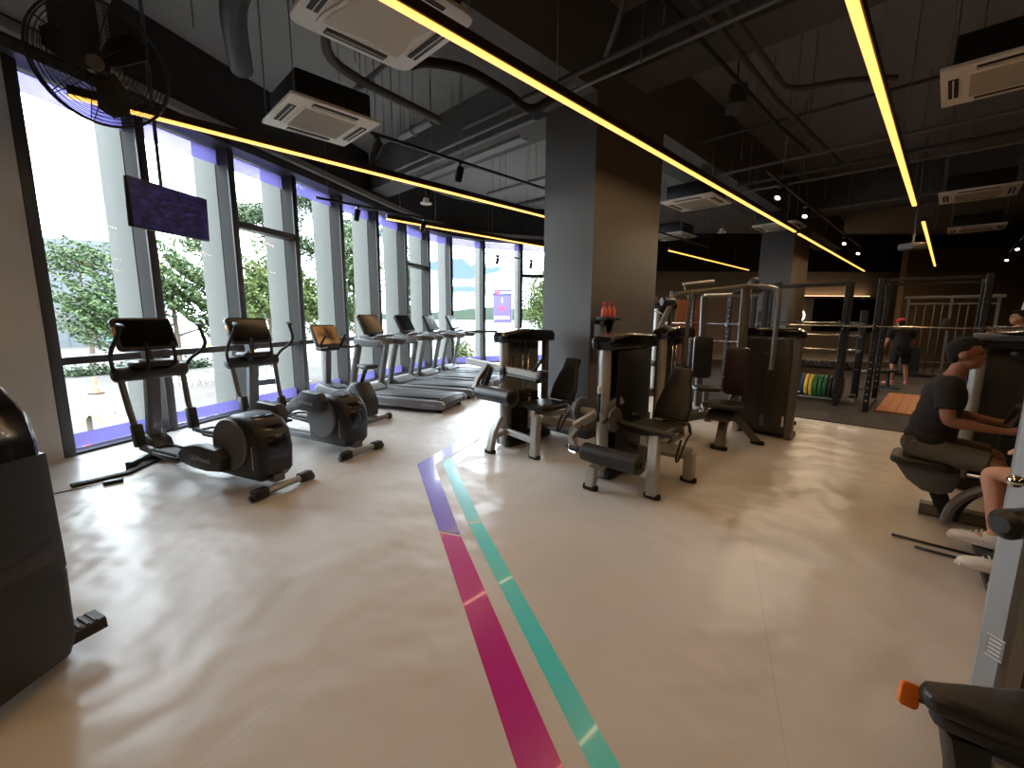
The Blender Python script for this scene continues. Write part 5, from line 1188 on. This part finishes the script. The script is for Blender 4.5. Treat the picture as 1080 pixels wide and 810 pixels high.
def hand_nodes(nodes, edges, wrist_i, wr, d, palm_n, curl, side):
    """palm and five fingers continuing from the wrist along d, curling towards palm_n"""
    d = d.normalized(); pn = (palm_n - d * palm_n.dot(d)).normalized(); w_ = d.cross(pn) * side
    def add(co, r, to): nodes.append((co, r)); edges.append((to, len(nodes) - 1)); return len(nodes) - 1
    pm = add(wr + d * 0.045, 0.030, wrist_i)
    pe = add(wr + d * 0.08, 0.030, pm)
    for k, ln in enumerate((0.070, 0.078, 0.072, 0.058)):
        base = wr + d * 0.09 + w_ * (0.030 - 0.020 * k)
        i = add(base, 0.0105, pe)
        d1 = (d * math.cos(curl * 0.5) + pn * math.sin(curl * 0.5)); d2 = (d * math.cos(curl * 1.2) + pn * math.sin(curl * 1.2)); d3 = (d * math.cos(curl * 1.9) + pn * math.sin(curl * 1.9))
        q = base + d1 * ln * 0.45; i = add(q, 0.010, i); q = q + d2 * ln * 0.32; i = add(q, 0.0095, i); q = q + d3 * ln * 0.25; add(q, 0.0085, i)
    q = wr + d * 0.035 + w_ * 0.034 + pn * 0.008; i = add(q, 0.014, pm); q = q + (d * 0.6 + w_ * 0.45 + pn * 0.5).normalized() * 0.035; i = add(q, 0.0115, i); q = q + (d * 0.8 + pn * 0.7).normalized() * 0.028; add(q, 0.0095, i)
def head_parts(hc, f, up):
    """ellipsoids of skull, jaw, nose, ears, brow, lips for a head at hc looking along f"""
    f = f.normalized(); r = f.cross(up).normalized(); up = r.cross(f)
    M = Matrix((r, f, up)).transposed(); e = M.to_euler()
    P = lambda x, y, z: hc + r * x + f * y + up * z
    L_ = [(P(0, -0.012, 0.02), (0.076, 0.096, 0.098), e), (P(0, 0.028, -0.045), (0.058, 0.066, 0.075), e), (P(0, 0.068, -0.085), (0.030, 0.024, 0.024), e),
          (P(0, 0.098, -0.018), (0.013, 0.018, 0.024), e), (P(0, 0.088, 0.03), (0.05, 0.012, 0.012), e), (P(0, 0.088, -0.058), (0.024, 0.012, 0.008), e), (P(0, 0.087, -0.07), (0.022, 0.011, 0.008), e)]
    for s_ in (-1, 1): L_.append((P(s_ * 0.077, -0.012, -0.008), (0.010, 0.020, 0.032), e))
    return L_, P, e
def shoe(name, ank, f, m, parent, sole, tilt=0.0, down=0.085):
    f = f.normalized(); side = f.cross(V(0, 0, 1)).normalized()
    M = Matrix.Identity(4); up = side.cross(f)
    for i in range(3): M[i][0], M[i][1], M[i][2], M[i][3] = side[i], f[i], up[i], ank[i]
    mb = MB(); mb.ell((0, 0.10, -0.045), (0.044, 0.115, 0.036), 18); mb.ell((0, 0.0, -0.025), (0.042, 0.07, 0.055), 16); mb.ell((0, 0.16, -0.055), (0.044, 0.06, 0.028), 16)
    tm_ = bpy.data.meshes.new('t'); mb.bm.to_mesh(tm_); mb.bm.free(); tm_.transform(M)
    o = bpy.data.objects.new('t', tm_); COL.objects.link(o); rm = o.modifiers.new('r', 'REMESH'); rm.mode = 'VOXEL'; rm.voxel_size = 0.008; rm.use_smooth_shade = True
    so_ = put(name, ev_mesh(o), m, parent)
    for p_ in so_.data.polygons: p_.use_smooth = True
    pr = [(-0.036, -0.07), (0.036, -0.07), (0.042, 0.02), (0.047, 0.13), (0.036, 0.20), (0.0, 0.225), (-0.036, 0.20), (-0.047, 0.13), (-0.042, 0.02)]
    MB().prism(pr, 'z', -down, -down + 0.028, bev=0.010, M=M).build('sole', sole, so_)
    mb = MB()
    for k in range(4): mb.tube([M @ V(-0.026, 0.055 + 0.024 * k, 0.012 - 0.011 * k), M @ V(0, 0.06 + 0.024 * k, 0.021 - 0.012 * k), M @ V(0.026, 0.055 + 0.024 * k, 0.012 - 0.011 * k)], 0.0045, 6)
    mb.build('laces', M_WHITE, so_)
    return so_
M_TEE = mat('black_tee', (34, 31, 33), 0.9, var=0.15, bump=0.2, bscale=200); M_SHO = mat('olive_shorts', (92, 84, 70), 0.9, var=0.12); M_BLK = mat('black_cloth', (24, 23, 24), 0.9)
M_SHOE = mat('shoe_white', (226, 216, 208), 0.7); M_SOLE = mat('sole_white', (208, 198, 190), 0.7); M_SHOEP = mat('shoe_pink', (206, 132, 128), 0.7); M_SHB = mat('shoe_dark', (50, 48, 48), 0.7)
M_SOCK = mat('charcoal_shorts', (58, 54, 52), 0.9)
def human(label, loc, rz, J, skin_m, shirt, shorts, shoes, sole, hands=(), face=None, hair=True, shirt_len=1.0, shorts_cut=0.86, voxel=0.011, bulk=1.0):
    """J: joint positions; l/r suffix for limbs"""
    t = thing('person', label, 'person', loc, rz)
    f = face or V(0, 1, 0); hc = J['head']; up = (hc - J['neck']).normalized()
    up = (up + V(0, 0, 1.5)).normalized()
    nodes = []; edges = []
    def add(co, r, to=None):
        nodes.append((co, r)); 
        if to is not None: edges.append((to, len(nodes) - 1))
        return len(nodes) - 1
    pv = add(J['pelvis'], 0.125); wa = add(J['waist'], 0.115, pv); ch = add(J['chest'], 0.125, wa); nb = add(J['neck'], 0.06, ch); add(hc - up * 0.03, 0.052, nb)
    for s_ in 'lr':
        a = add(J['sh' + s_], 0.062, ch); mid = (J['sh' + s_] + J['el' + s_]) / 2; a = add(mid, 0.052 * bulk, a); a = add(J['el' + s_], 0.043 * bulk, a); a = add(J['el' + s_] * 0.65 + J['wr' + s_] * 0.35, 0.040, a); a = add(J['wr' + s_], 0.027, a)
        hd = hands[0 if s_ == 'l' else 1] if hands else ((J['wr' + s_] - J['el' + s_]), V(0, 0, -1), 0.4)
        hand_nodes(nodes, edges, a, J['wr' + s_], hd[0], hd[1], hd[2], 1 if s_ == 'l' else -1)
        b = add(J['hip' + s_], 0.092, pv); b = add(J['hip' + s_] * 0.5 + J['kn' + s_] * 0.5, 0.078, b); b = add(J['kn' + s_], 0.056, b); cf = J['kn' + s_] * 0.68 + J['an' + s_] * 0.32
        b = add(cf + J.get('calf', V(0, -0.018, 0)), 0.055, b); b = add(J['an' + s_], 0.035, b); ft = J.get('ft' + s_, V(0, 1, 0)).normalized(); add(J['an' + s_] + ft * 0.10 + V(0, 0, -0.045), 0.030, b)
    E, P, e = head_parts(hc, f, up)
    tor = [(J['chest'], (0.160, 0.105, 0.165)), (J['pelvis'], (0.155, 0.12, 0.11)), (J['waist'], (0.14, 0.105, 0.13))]
    put('body', skin(nodes, edges, E + tor, voxel), skin_m, t)
    for s_ in (-1, 1):
        MB().ell(P(s_ * 0.031, 0.083, 0.008), (0.011, 0.007, 0.006), 10, e).build('eye', M_SCREEN, t)
        MB().ell(P(s_ * 0.031, 0.092, 0.030), (0.019, 0.006, 0.004), 10, e).build('eyebrow', HAIR, t)
    # shirt
    n2 = []; e2 = []
    def add2(co, r, to=None):
        n2.append((co, r)); 
        if to is not None: e2.append((to, len(n2) - 1))
        return len(n2) - 1
    pw = J['pelvis'] * 0.55 + J['waist'] * 0.45
    w0 = add2(pw, 0.14); w1 = add2(J['waist'], 0.13, w0); c1 = add2(J['chest'], 0.120, w1); add2(J['chest'] * 0.3 + J['neck'] * 0.7, 0.075, c1)
    for s_ in 'lr':
        a = add2(J['sh' + s_], 0.080, c1); add2(J['sh' + s_] * (1 - 0.62 * shirt_len) + J['el' + s_] * 0.62 * shirt_len, 0.068, a)
    def sleeves(mb):
        for s_ in 'lr':
            q0 = J['sh' + s_]; q1 = J['sh' + s_] * 0.36 + J['el' + s_] * 0.64
            mb.ell(q0, 0.080 * bulk); mb.cyl(q0, q1, 0.078 * bulk, 0.066 * bulk, seg=20); mb.cyl(J['chest'] + V(0, -0.01, 0.06), q0, 0.095, 0.08, seg=20)
    put('shirt', skin(n2, e2, [(J['chest'], (0.184 * bulk, 0.138, 0.19)), ((J['chest'] + J['waist']) / 2, (0.178 * bulk, 0.138, 0.17)), (J['waist'], (0.170 * bulk, 0.134 * bulk, 0.17)), (pw, (0.174 * bulk, 0.140 * bulk, 0.11))], voxel, 'shirt', sleeves), shirt, t)
    n3 = []; e3 = []
    n3.append((J['pelvis'] + V(0, 0, 0.03), 0.13))
    for s_ in 'lr':
        h_ = len(n3); n3.append((J['hip' + s_], 0.108)); e3.append((0, h_)); n3.append((J['hip' + s_] * 0.5 + J['kn' + s_] * 0.5, 0.098)); e3.append((h_, h_ + 1)); n3.append((J['hip' + s_] * (1 - shorts_cut) + J['kn' + s_] * shorts_cut, 0.084)); e3.append((h_ + 1, h_ + 2))
    def trouser(mb):
        for s_ in 'lr':
            mb.ell(J['hip' + s_], 0.105); mb.cyl(J['hip' + s_], J['hip' + s_] * (1 - shorts_cut) + J['kn' + s_] * shorts_cut, 0.104, 0.080, seg=20)
    put('shorts', skin(n3, e3, [(J['pelvis'], (0.172 * bulk, 0.140 * bulk, 0.12))], voxel, 'shorts', trouser), shorts, t)
    for s_ in 'lr': shoe('shoe', J['an' + s_], J.get('ft' + s_, V(0, 1, 0)), shoes, t, sole)
    if hair:
        put('hair', skin([(P(0, -0.03, 0.05), 0.045), (P(0, -0.045, 0.0), 0.045)], [(0, 1)], [(P(0, -0.028, 0.040), (0.081, 0.092, 0.082), e), (P(0, -0.058, -0.012), (0.072, 0.052, 0.066), e), (P(0, 0.036, 0.088), (0.058, 0.046, 0.028), e), (P(0, -0.01, 0.105), (0.062, 0.075, 0.03), e)], 0.009, 'hair'), HAIR, t)
    return t, P, e
# man rowing, side on
J = dict(pelvis=V(0, 0.0, 0.585), waist=V(0, 0.03, 0.76), chest=V(0, 0.06, 0.98), neck=V(0, 0.10, 1.17), head=V(0, 0.145, 1.335),
         shl=V(-0.20, 0.08, 1.09), shr=V(0.20, 0.08, 1.09), ell=V(-0.26, 0.14, 0.83), elr=V(0.26, 0.10, 0.83), wrl=V(-0.19, 0.40, 0.80), wrr=V(0.19, 0.40, 0.80),
         hipl=V(-0.09, 0.0, 0.565), hipr=V(0.09, 0.0, 0.565), knl=V(-0.19, 0.42, 0.54), knr=V(0.19, 0.42, 0.54), anl=V(-0.17, 0.46, 0.095), anr=V(0.17, 0.46, 0.095))
p = W(4.85, 0.02)
GR = V(0, 0.5, 0.75)
human('man in black tee shirt and olive shorts rowing, seen side on', (p.x, p.y, 0), heading(1, -1), J, SKINS['tan'], M_TEE, M_SHO, M_SHB, M_RUB, hands=((V(0.1, 1, 0.3), V(0.6, 0, 0.4), 1.0), (V(-0.1, 1, 0.3), V(-0.6, 0, 0.4), 1.0)), face=V(0, 1, 0.02), bulk=1.14)
# person on the machine behind the silver post: legs show
J = dict(pelvis=V(0, -0.02, 0.60), waist=V(0, -0.06, 0.78), chest=V(0, -0.06, 1.0), neck=V(0, -0.02, 1.20), head=V(0, 0.02, 1.37),
         shl=V(-0.19, -0.05, 1.10), shr=V(0.19, -0.05, 1.10), ell=V(-0.27, 0.05, 0.86), elr=V(0.27, 0.05, 0.86), wrl=V(-0.22, 0.27, 0.80), wrr=V(0.22, 0.27, 0.80),
         hipl=V(-0.10, 0.0, 0.575), hipr=V(0.10, 0.0, 0.575), knl=V(-0.20, 0.46, 0.60), knr=V(0.22, 0.48, 0.60), anl=V(-0.20, 0.36, 0.16), anr=V(0.22, 0.40, 0.16), ftl=V(-0.1, 1, 0.0), ftr=V(0.1, 1, 0.0))
p = W(4.0, -0.78)
human('person with bare legs and white trainers behind the silver post', (p.x, p.y, 0), heading(-1, 1), J, SKINS['light'], M_SOCK, M_SOCK, M_SHOE, M_SOLE, shorts_cut=0.62)
t = thing('curl_seat', 'low seat and foot bar under the person with white trainers', 'exercise machine', (p.x, p.y, 0), heading(-1, 1))
MB().prism(rrect(0.44, 0.42, 0.1, 5, 0, 0.0), 'z', 0.41, 0.475, bev=0.02).build('seat', M_LEATH, t)
MB().bar([(0, -0.05, 0.03), (0, -0.05, 0.41)], 0.1, 0.12, up=(1, 0, 0)).build('seat_post', M_MACHD, t)
m = MB(); m.bar([(0.16, 0.40, 0.013), (0.14, 0.90, 0.013)], 0.018, 0.014); m.bar([(0.04, 0.40, 0.013), (0.02, 0.77, 0.013)], 0.018, 0.014); m.build('floor_stay', M_BLACK, t)
m = MB(); m.bar([(-0.36, 0.40, 0.05), (0.36, 0.44, 0.05)], 0.10, 0.045); m.bar([(0, -0.05, 0.05), (0, 0.42, 0.05)], 0.09, 0.05); m.build('foot_bar', M_BLACK, t)
m = MB(); m.cyl((-0.36, 0.40, 0.05), (-0.40, 0.40, 0.05), 0.05, seg=18, bev=0.006); m.build('bar_end', M_GUN, t)
# red cap person, back turned
J = dict(pelvis=V(0, 0.0, 0.84), waist=V(0, 0.03, 0.99), chest=V(0, 0.09, 1.19), neck=V(0, 0.16, 1.36), head=V(0, 0.22, 1.47),
         shl=V(-0.20, 0.10, 1.29), shr=V(0.20, 0.10, 1.29), ell=V(-0.27, 0.10, 1.02), elr=V(0.26, 0.14, 1.02), wrl=V(-0.28, 0.22, 0.80), wrr=V(0.20, 0.32, 0.86),
         hipl=V(-0.10, 0.0, 0.82), hipr=V(0.10, 0.0, 0.82), knl=V(-0.12, 0.04, 0.46), knr=V(0.14, 0.06, 0.46), anl=V(-0.13, -0.02, 0.085), anr=V(0.17, 0.0, 0.085), ftl=V(-0.6, 1, 0), ftr=V(0.5, 1, 0))
t, P, e = human('person in red cap and black clothes standing with back turned', (9.42, 10.45, 0.013), heading(0.35, 1), J, SKINS['mid'], M_BLK, M_BLK, M_SHOEP, M_SHOEP, face=V(-0.15, 1, -0.25), voxel=0.016)
mb = MB(); mb.ell(P(0, -0.008, 0.062), (0.090, 0.108, 0.078), 18, e); cp = mb.build('cap', mat('cap_red', (206, 58, 56), 0.7), t)
mb = MB(); mb.ell(P(0, 0.125, 0.045), (0.075, 0.075, 0.010), 16, e); mb.build('cap_brim', MATS['cap_red'], cp)
# figure at the far right
J = dict(pelvis=V(0, 0.0, 0.92), waist=V(0, 0.02, 1.09), chest=V(0, 0.05, 1.30), neck=V(0, 0.08, 1.48), head=V(0, 0.12, 1.62),
         shl=V(-0.19, 0.06, 1.41), shr=V(0.19, 0.06, 1.41), ell=V(-0.25, 0.27, 1.38), elr=V(0.25, 0.25, 1.30), wrl=V(-0.20, 0.50, 1.44), wrr=V(0.16, 0.46, 1.36),
         hipl=V(-0.09, 0.0, 0.90), hipr=V(0.09, 0.0, 0.90), knl=V(-0.11, 0.03, 0.49), knr=V(0.11, 0.03, 0.49), anl=V(-0.12, -0.02, 0.085), anr=V(0.12, -0.02, 0.085))
human('person in beige top with raised arms by the cable machines', (8.75, 7.4, 0.013), heading(-0.8, 0.5), J, SKINS['mid'], mat('beige_top', (186, 150, 104), 0.9), M_BLK, M_SHB, M_RUB, voxel=0.016)

# ------------------------------------------------------------------ free weight area
def rack(label, a, b0, b1, depth, h, pegs=True):
    p = W(a, (b0 + b1) / 2); t = thing('power_rack', label, 'rack', (p.x, p.y, 0.0125), ROOM, 'power racks')
    hb = (b1 - b0) / 2
    for x in (0, depth):
        for y in (-hb, hb):
            u = MB().bar([(x, y, 0), (x, y, h)], 0.085, 0.085, up=(0, 1, 0)).build('upright', M_RACK, t)
            m = MB()
            for k in range(int(h / 0.11) - 2): m.cyl((x - 0.0445, y, 0.2 + k * 0.11), (x - 0.0455, y, 0.2 + k * 0.11), 0.012, seg=8)
            m.build('hole_row', M_CHROME, u)
    for y in (-hb, hb):
        MB().bar([(0, y, h - 0.04), (depth, y, h - 0.04)], 0.05, 0.05).build('top_rail', M_RACK, t)
        MB().bar([(0, y, 0.05), (depth, y, 0.05)], 0.07, 0.08).build('foot_rail', M_RACK, t)
        m = MB(); m.bar([(-0.05, y, 1.42), (-0.14, y, 1.42)], 0.05, 0.05); m.bar([(-0.14, y, 1.42), (-0.14, y, 1.49)], 0.05, 0.02, up=(1, 0, 0)); m.build('bar_hook', M_CHROME, t)
    for x in (0, depth): MB().bar([(x, -hb, h - 0.04), (x, hb, h - 0.04)], 0.045, 0.05).build('cross_rail', M_RACK, t)
    return t
rack('black power rack over the wooden platform', 9.47, -0.36, 0.85, 1.25, 2.25)
rack('wide black power rack left of the platform rack', 9.75, 1.32, 2.62, 0.3, 2.25)
def barbell(label, a, b, z, L_=2.2, ang=ROOM + PI / 2, grp='barbells', r=0.014):
    p = W(a, b, z); t = thing('barbell', label, 'barbell', p, ang, grp)
    MB().cyl((-L_ / 2, 0, 0), (L_ / 2, 0, 0), r, seg=12).build('shaft', M_CHROME, t)
    for s_ in (-1, 1):
        sl = MB().cyl((s_ * L_ / 2, 0, 0), (s_ * (L_ / 2 - 0.40), 0, 0), 0.025, seg=14).build('sleeve', M_CHROME, t)
        MB().cyl((s_ * (L_ / 2 - 0.41), 0, 0), (s_ * (L_ / 2 - 0.44), 0, 0), 0.038, seg=14).build('collar', M_GUN, sl)
    return t
barbell('long silver barbell racked at head height over the platform', 9.37, 0.19, 1.475)
barbell('silver barbell racked on the wide rack behind the weight tower', 9.65, 2.0, 1.475)
# bar store with plates and dumbbells
p = W(11.1, 2.05); t = thing('bar_rack', 'black storage rack carrying bars above the dumbbells', 'rack', (p.x, p.y, 0.0125), ROOM)
for y in (-0.85, 1.0):
    m = MB(); m.bar([(0, y, 0), (0, y, 1.75)], 0.10, 0.12, up=(0, 1, 0)); m.bar([(-0.35, y, 0.04), (0.35, y, 0.04)], 0.08, 0.08); m.build('upright', M_RACK, t)
m = MB()
for z in (0.60, 0.95, 1.25, 1.5):
    for y in (-0.85, 1.0): m.bar([(-0.06, y, z - 0.03), (-0.18, y, z - 0.02)], 0.05, 0.03)
m.build('bar_cradle', M_GUN, t)
MB().box((-0.30, 0.08, 0.60), (0.34, 1.8, 0.03), rot=(0, 0.25, 0), bev=0.006).build('dumbbell_shelf', M_RACK, t)
for k, z in enumerate((0.965, 1.265, 1.515)):
    barbell(['silver bar stored lowest on the storage rack', 'silver bar stored second from bottom on the storage rack', 'silver bar stored topmost on the storage rack'][k], 11.0, 2.1, z, 1.9, grp='stored bars')
def dumbbell():
    t = thing('dumbbell', 'chrome and black dumbbell on the low shelf under the bars', 'dumbbell', (0, 0, 0), 0, 'dumbbells on the rack')
    MB().cyl((-0.07, 0, 0), (0.07, 0, 0), 0.015, seg=10).build('handle', M_CHROME, t)
    for s_ in (-1, 1): MB().cyl((s_ * 0.065, 0, 0), (s_ * 0.15, 0, 0), 0.062, seg=12, bev=0.012).build('head', M_GUN if s_ > 0 else M_RACK, t)
    return t
d0 = dumbbell()
for k in range(9):
    q = W(10.80, 1.35 + k * 0.185, 0.0125) + V(0, 0, 0.682)
    if k == 0: d0.location = q; d0.rotation_euler.z = ROOM
    else: dup(d0, q, ROOM)
# coloured bumper plates in a floor rack
p = W(10.35, 1.75); t = thing('plate_rack', 'low black floor rack holding a row of coloured plates', 'rack', (p.x, p.y, 0.0125), ROOM)
m = MB()
for x in (-0.13, 0.13): m.bar([(x, -0.62, 0.045), (x, 0.62, 0.045)], 0.04, 0.04)
m.bar([(-0.2, -0.6, 0.02), (0.2, -0.6, 0.02)], 0.06, 0.04); m.bar([(-0.2, 0.6, 0.02), (0.2, 0.6, 0.02)], 0.06, 0.04); m.build('rail', M_SILV, t)
PC = dict(red=(214, 44, 34), blue=(38, 60, 96), yellow=(226, 190, 70), green=(44, 110, 52), dark=(48, 40, 38))
for k in PC: mat('plate_' + k, PC[k], 0.6)
def plate(c, lab, grp):
    t = thing('bumper_plate', lab, 'weight plate', (0, 0, 0), ROOM, grp)
    MB().lathe([(0.03, -0.032), (0.10, -0.030), (0.11, -0.022), (0.17, -0.022), (0.18, -0.032), (0.215, -0.032), (0.225, -0.024), (0.225, 0.024), (0.215, 0.032), (0.18, 0.032), (0.17, 0.022), (0.11, 0.022), (0.10, 0.030), (0.03, 0.032)], (0, 0, 0), (0, 1, 0), 32).build('rubber_ring', MATS['plate_' + c], t)
    MB().lathe([(0.026, -0.034), (0.05, -0.034), (0.05, 0.034), (0.026, 0.034), (0.026, -0.034)], (0, 0, 0), (0, 1, 0), 20).build('hub', M_CHROME, t)
    return t
seq = [('red', 2), ('blue', 3), ('yellow', 2), ('green', 3), ('dark', 3)]; yb = 0.50; protos = {}
for c, n in seq:
    for k in range(n):
        lab = '%s rubber plate in the row on the low floor rack' % ('dark' if c == 'dark' else c)
        q = W(10.35, 1.75 + yb, 0.0125 + 0.262); yb -= 0.076
        if c not in protos: protos[c] = plate(c, lab, c + ' plates in the row'); protos[c].location = q
        else: dup(protos[c], q, ROOM, lab)
# platform
p = W(10.95, 0.21)
t = thing('lifting_platform', 'orange wooden lifting platform on the dark rubber floor', 'platform', (p.x, p.y, 0.0125), ROOM)
m = MB()
for k in range(8): m.box((0, -0.455 + k * 0.13, 0.012), (2.55, 0.127, 0.024), bev=0.002, seg=1)
m.build('planks', mat('platform_wood', (206, 128, 60), 0.4, var=0.25, scale=4), t)
# lying bar by the red cap person
barbell('thin bar lying on a low stand beside the person in the red cap', 12.6, -0.9, 0.33, 1.4, ang=0.1, grp='loose bars')
t = thing('bench', 'low dark flat bench beside the platform rack in the free weight area', 'bench', (8.3, 9.7, 0.0125), ROOM + 1.2)
MB().prism(rrect(0.28, 1.1, 0.06, 4), 'z', 0.38, 0.45, bev=0.02).build('pad', M_LEATH, t)
for y in (0.4, -0.4): m = MB(); m.bar([(0, y, 0.38), (0, y * 1.05, 0.03)], 0.06, 0.06, up=(1, 0, 0)); m.bar([(-0.25, y * 1.05, 0.025), (0.25, y * 1.05, 0.025)], 0.05, 0.05); m.build('leg', M_RACK, t)
t = thing('bar_stand', 'low pair of stands under the thin bar near the red cap person', 'stand', tuple(W(12.6, -0.9, 0.0125)), 0.1)
for x in (-0.45, 0.45):
    m = MB(); m.bar([(x, 0, 0), (x, 0, 0.30)], 0.06, 0.06, up=(0, 1, 0)); m.bar([(x, -0.2, 0.02), (x, 0.2, 0.02)], 0.08, 0.04); m.build('support', M_RACK, t)
# cable crossover
t = thing('cable_crossover', 'cable crossover machine with many upright guide rods against the brown wall', 'cable machine', (11.75, 11.75, 0.0125), heading(-1, -1))
for x in (-0.85, 0.0, 0.85):
    MB().bar([(x, 0, 0), (x, 0, 2.15)], 0.07, 0.08, up=(0, 1, 0)).build('upright', M_MACHD, t)
m = MB(); m.bar([(-0.95, 0, 2.18), (0.95, 0, 2.18)], 0.10, 0.08); m.bar([(-0.85, 0.08, 2.0), (0.85, 0.08, 2.0)], 0.04, 0.05); m.build('top_beam', M_MACHD, t)
m = MB()
for x in (-0.68, -0.5, -0.32, -0.16, 0.16, 0.32, 0.5, 0.68): m.cyl((x, 0.08, 0.1), (x, 0.08, 2.0), 0.014, seg=8)
m.build('guide_rod', M_GUN, t)
for x in (-0.59, 0.59):
    m = MB()
    for k in range(14): m.box((x, 0.08, 0.14 + k * 0.05), (0.3, 0.12, 0.045), bev=0.003, seg=1)
    m.build('weight_stack', M_STACK, t)
MB().box((0.05, 0.14, 1.45), (0.14, 0.12, 0.30), bev=0.02).build('carriage', M_BLACK, t)
MB().bar([(-0.95, 0, 0.05), (0.95, 0, 0.05)], 0.5, 0.08).build('base_beam', M_RACK, t)
t = thing('chin_dip_station', 'chin up station with curved silver top tubes at the far right', 'chin station', (11.9, 9.6, 0.0125), heading(-1, -0.6))
m = MB()
for x in (-0.45, 0.45): m.tube([(x, 0.25, 0.03), (x, 0.2, 1.2), (x * 0.95, 0.1, 1.95), (x * 0.8, -0.15, 2.2), (x * 0.5, -0.5, 2.22), (x * 0.45, -0.65, 2.05), (x * 0.45, -0.66, 1.6)], 0.045, 12, smooth=4)
m.build('main_tube', M_MACH, t)
MB().tube([(-0.5, -0.2, 2.2), (0.5, -0.2, 2.2)], 0.03, 10).build('chin_bar', M_CHROME, t)
MB().box((0, 0.25, 0.04), (1.1, 0.9, 0.07), bev=0.02).build('base', M_RACK, t)
MB().box((0, -0.0, 0.95), (0.3, 0.14, 1.7), bev=0.03).build('stack_housing', M_SHROUD, t)
t = thing('storage_posts', 'three dark square posts rising behind the weight tower with panelled back', 'rack', tuple(W(8.75, 2.32, 0.0125)), ROOM)
for y in (-0.16, 0.03, 0.22): MB().bar([(0, y, 0), (0, y, 2.2)], 0.07, 0.08, up=(0, 1, 0)).build('post', M_RACK, t)
m = MB(); m.bar([(0, -0.2, 2.16), (0, 0.26, 2.16)], 0.06, 0.06); m.bar([(-0.2, 0.03, 0.03), (0.3, 0.03, 0.03)], 0.5, 0.05); m.bar([(-0.03, 0.22, 2.16), (-0.1, 0.9, 2.05)], 0.04, 0.05); m.build('cross_rail', M_RACK, t)
MB().ell((0.0, 0.25, 2.2), (0.08, 0.1, 0.12), 12).build('top_pad', M_BLACK, t)

rack('black power rack seen between the grey column and the panelled weight tower', 9.95, 3.35, 4.65, 1.2, 2.2)
barbell('silver barbell on the rack seen past the grey column, upper of two', 9.85, 4.0, 1.475)
barbell('silver barbell on the rack seen past the grey column, lower of two', 9.84, 4.0, 1.10)
p = W(8.35, 4.35); t = thing('lat_pulldown_machine', 'dark pulldown machine standing behind the shoulder press arms', 'pulldown machine', (p.x, p.y, 0.0125), heading(-1, -1))
tower(t, -0.12, 0.12, -0.3, -0.9, 1.9)
m = MB(); m.bar([(0, -0.3, 0.05), (0, 0.6, 0.05)], 0.1, 0.09); m.bar([(0, 0.5, 0.05), (0, 0.45, 0.45)], 0.08, 0.09, up=(1, 0, 0)); m.bar([(0, -0.35, 1.85), (0, 0.1, 2.12), (0, 0.5, 2.1)], 0.07, 0.09); m.build('frame', M_MACHD, t)
MB().prism(rrect(0.38, 0.36, 0.1, 5, 0, 0.42), 'z', 0.45, 0.51, bev=0.02).build('seat', M_LEATH, t)
MB().cyl((-0.25, 0.12, 0.66), (0.25, 0.12, 0.66), 0.06, seg=18, bev=0.015).build('knee_roller', M_LEATH, t)
MB().bar([(0, 0.12, 0.05), (0, 0.12, 0.66)], 0.06, 0.06, up=(1, 0, 0)).build('knee_post', M_MACHD, t)
MB().tube([(-0.55, 0.44, 1.62), (-0.40, 0.46, 1.70), (0.40, 0.46, 1.70), (0.55, 0.44, 1.62)], 0.015, 8).build('pull_bar', M_CHROME, t)
MB().cyl((0, 0.46, 1.70), (0, 0.47, 2.06), 0.005, seg=6).build('cable', M_BLACK, t)
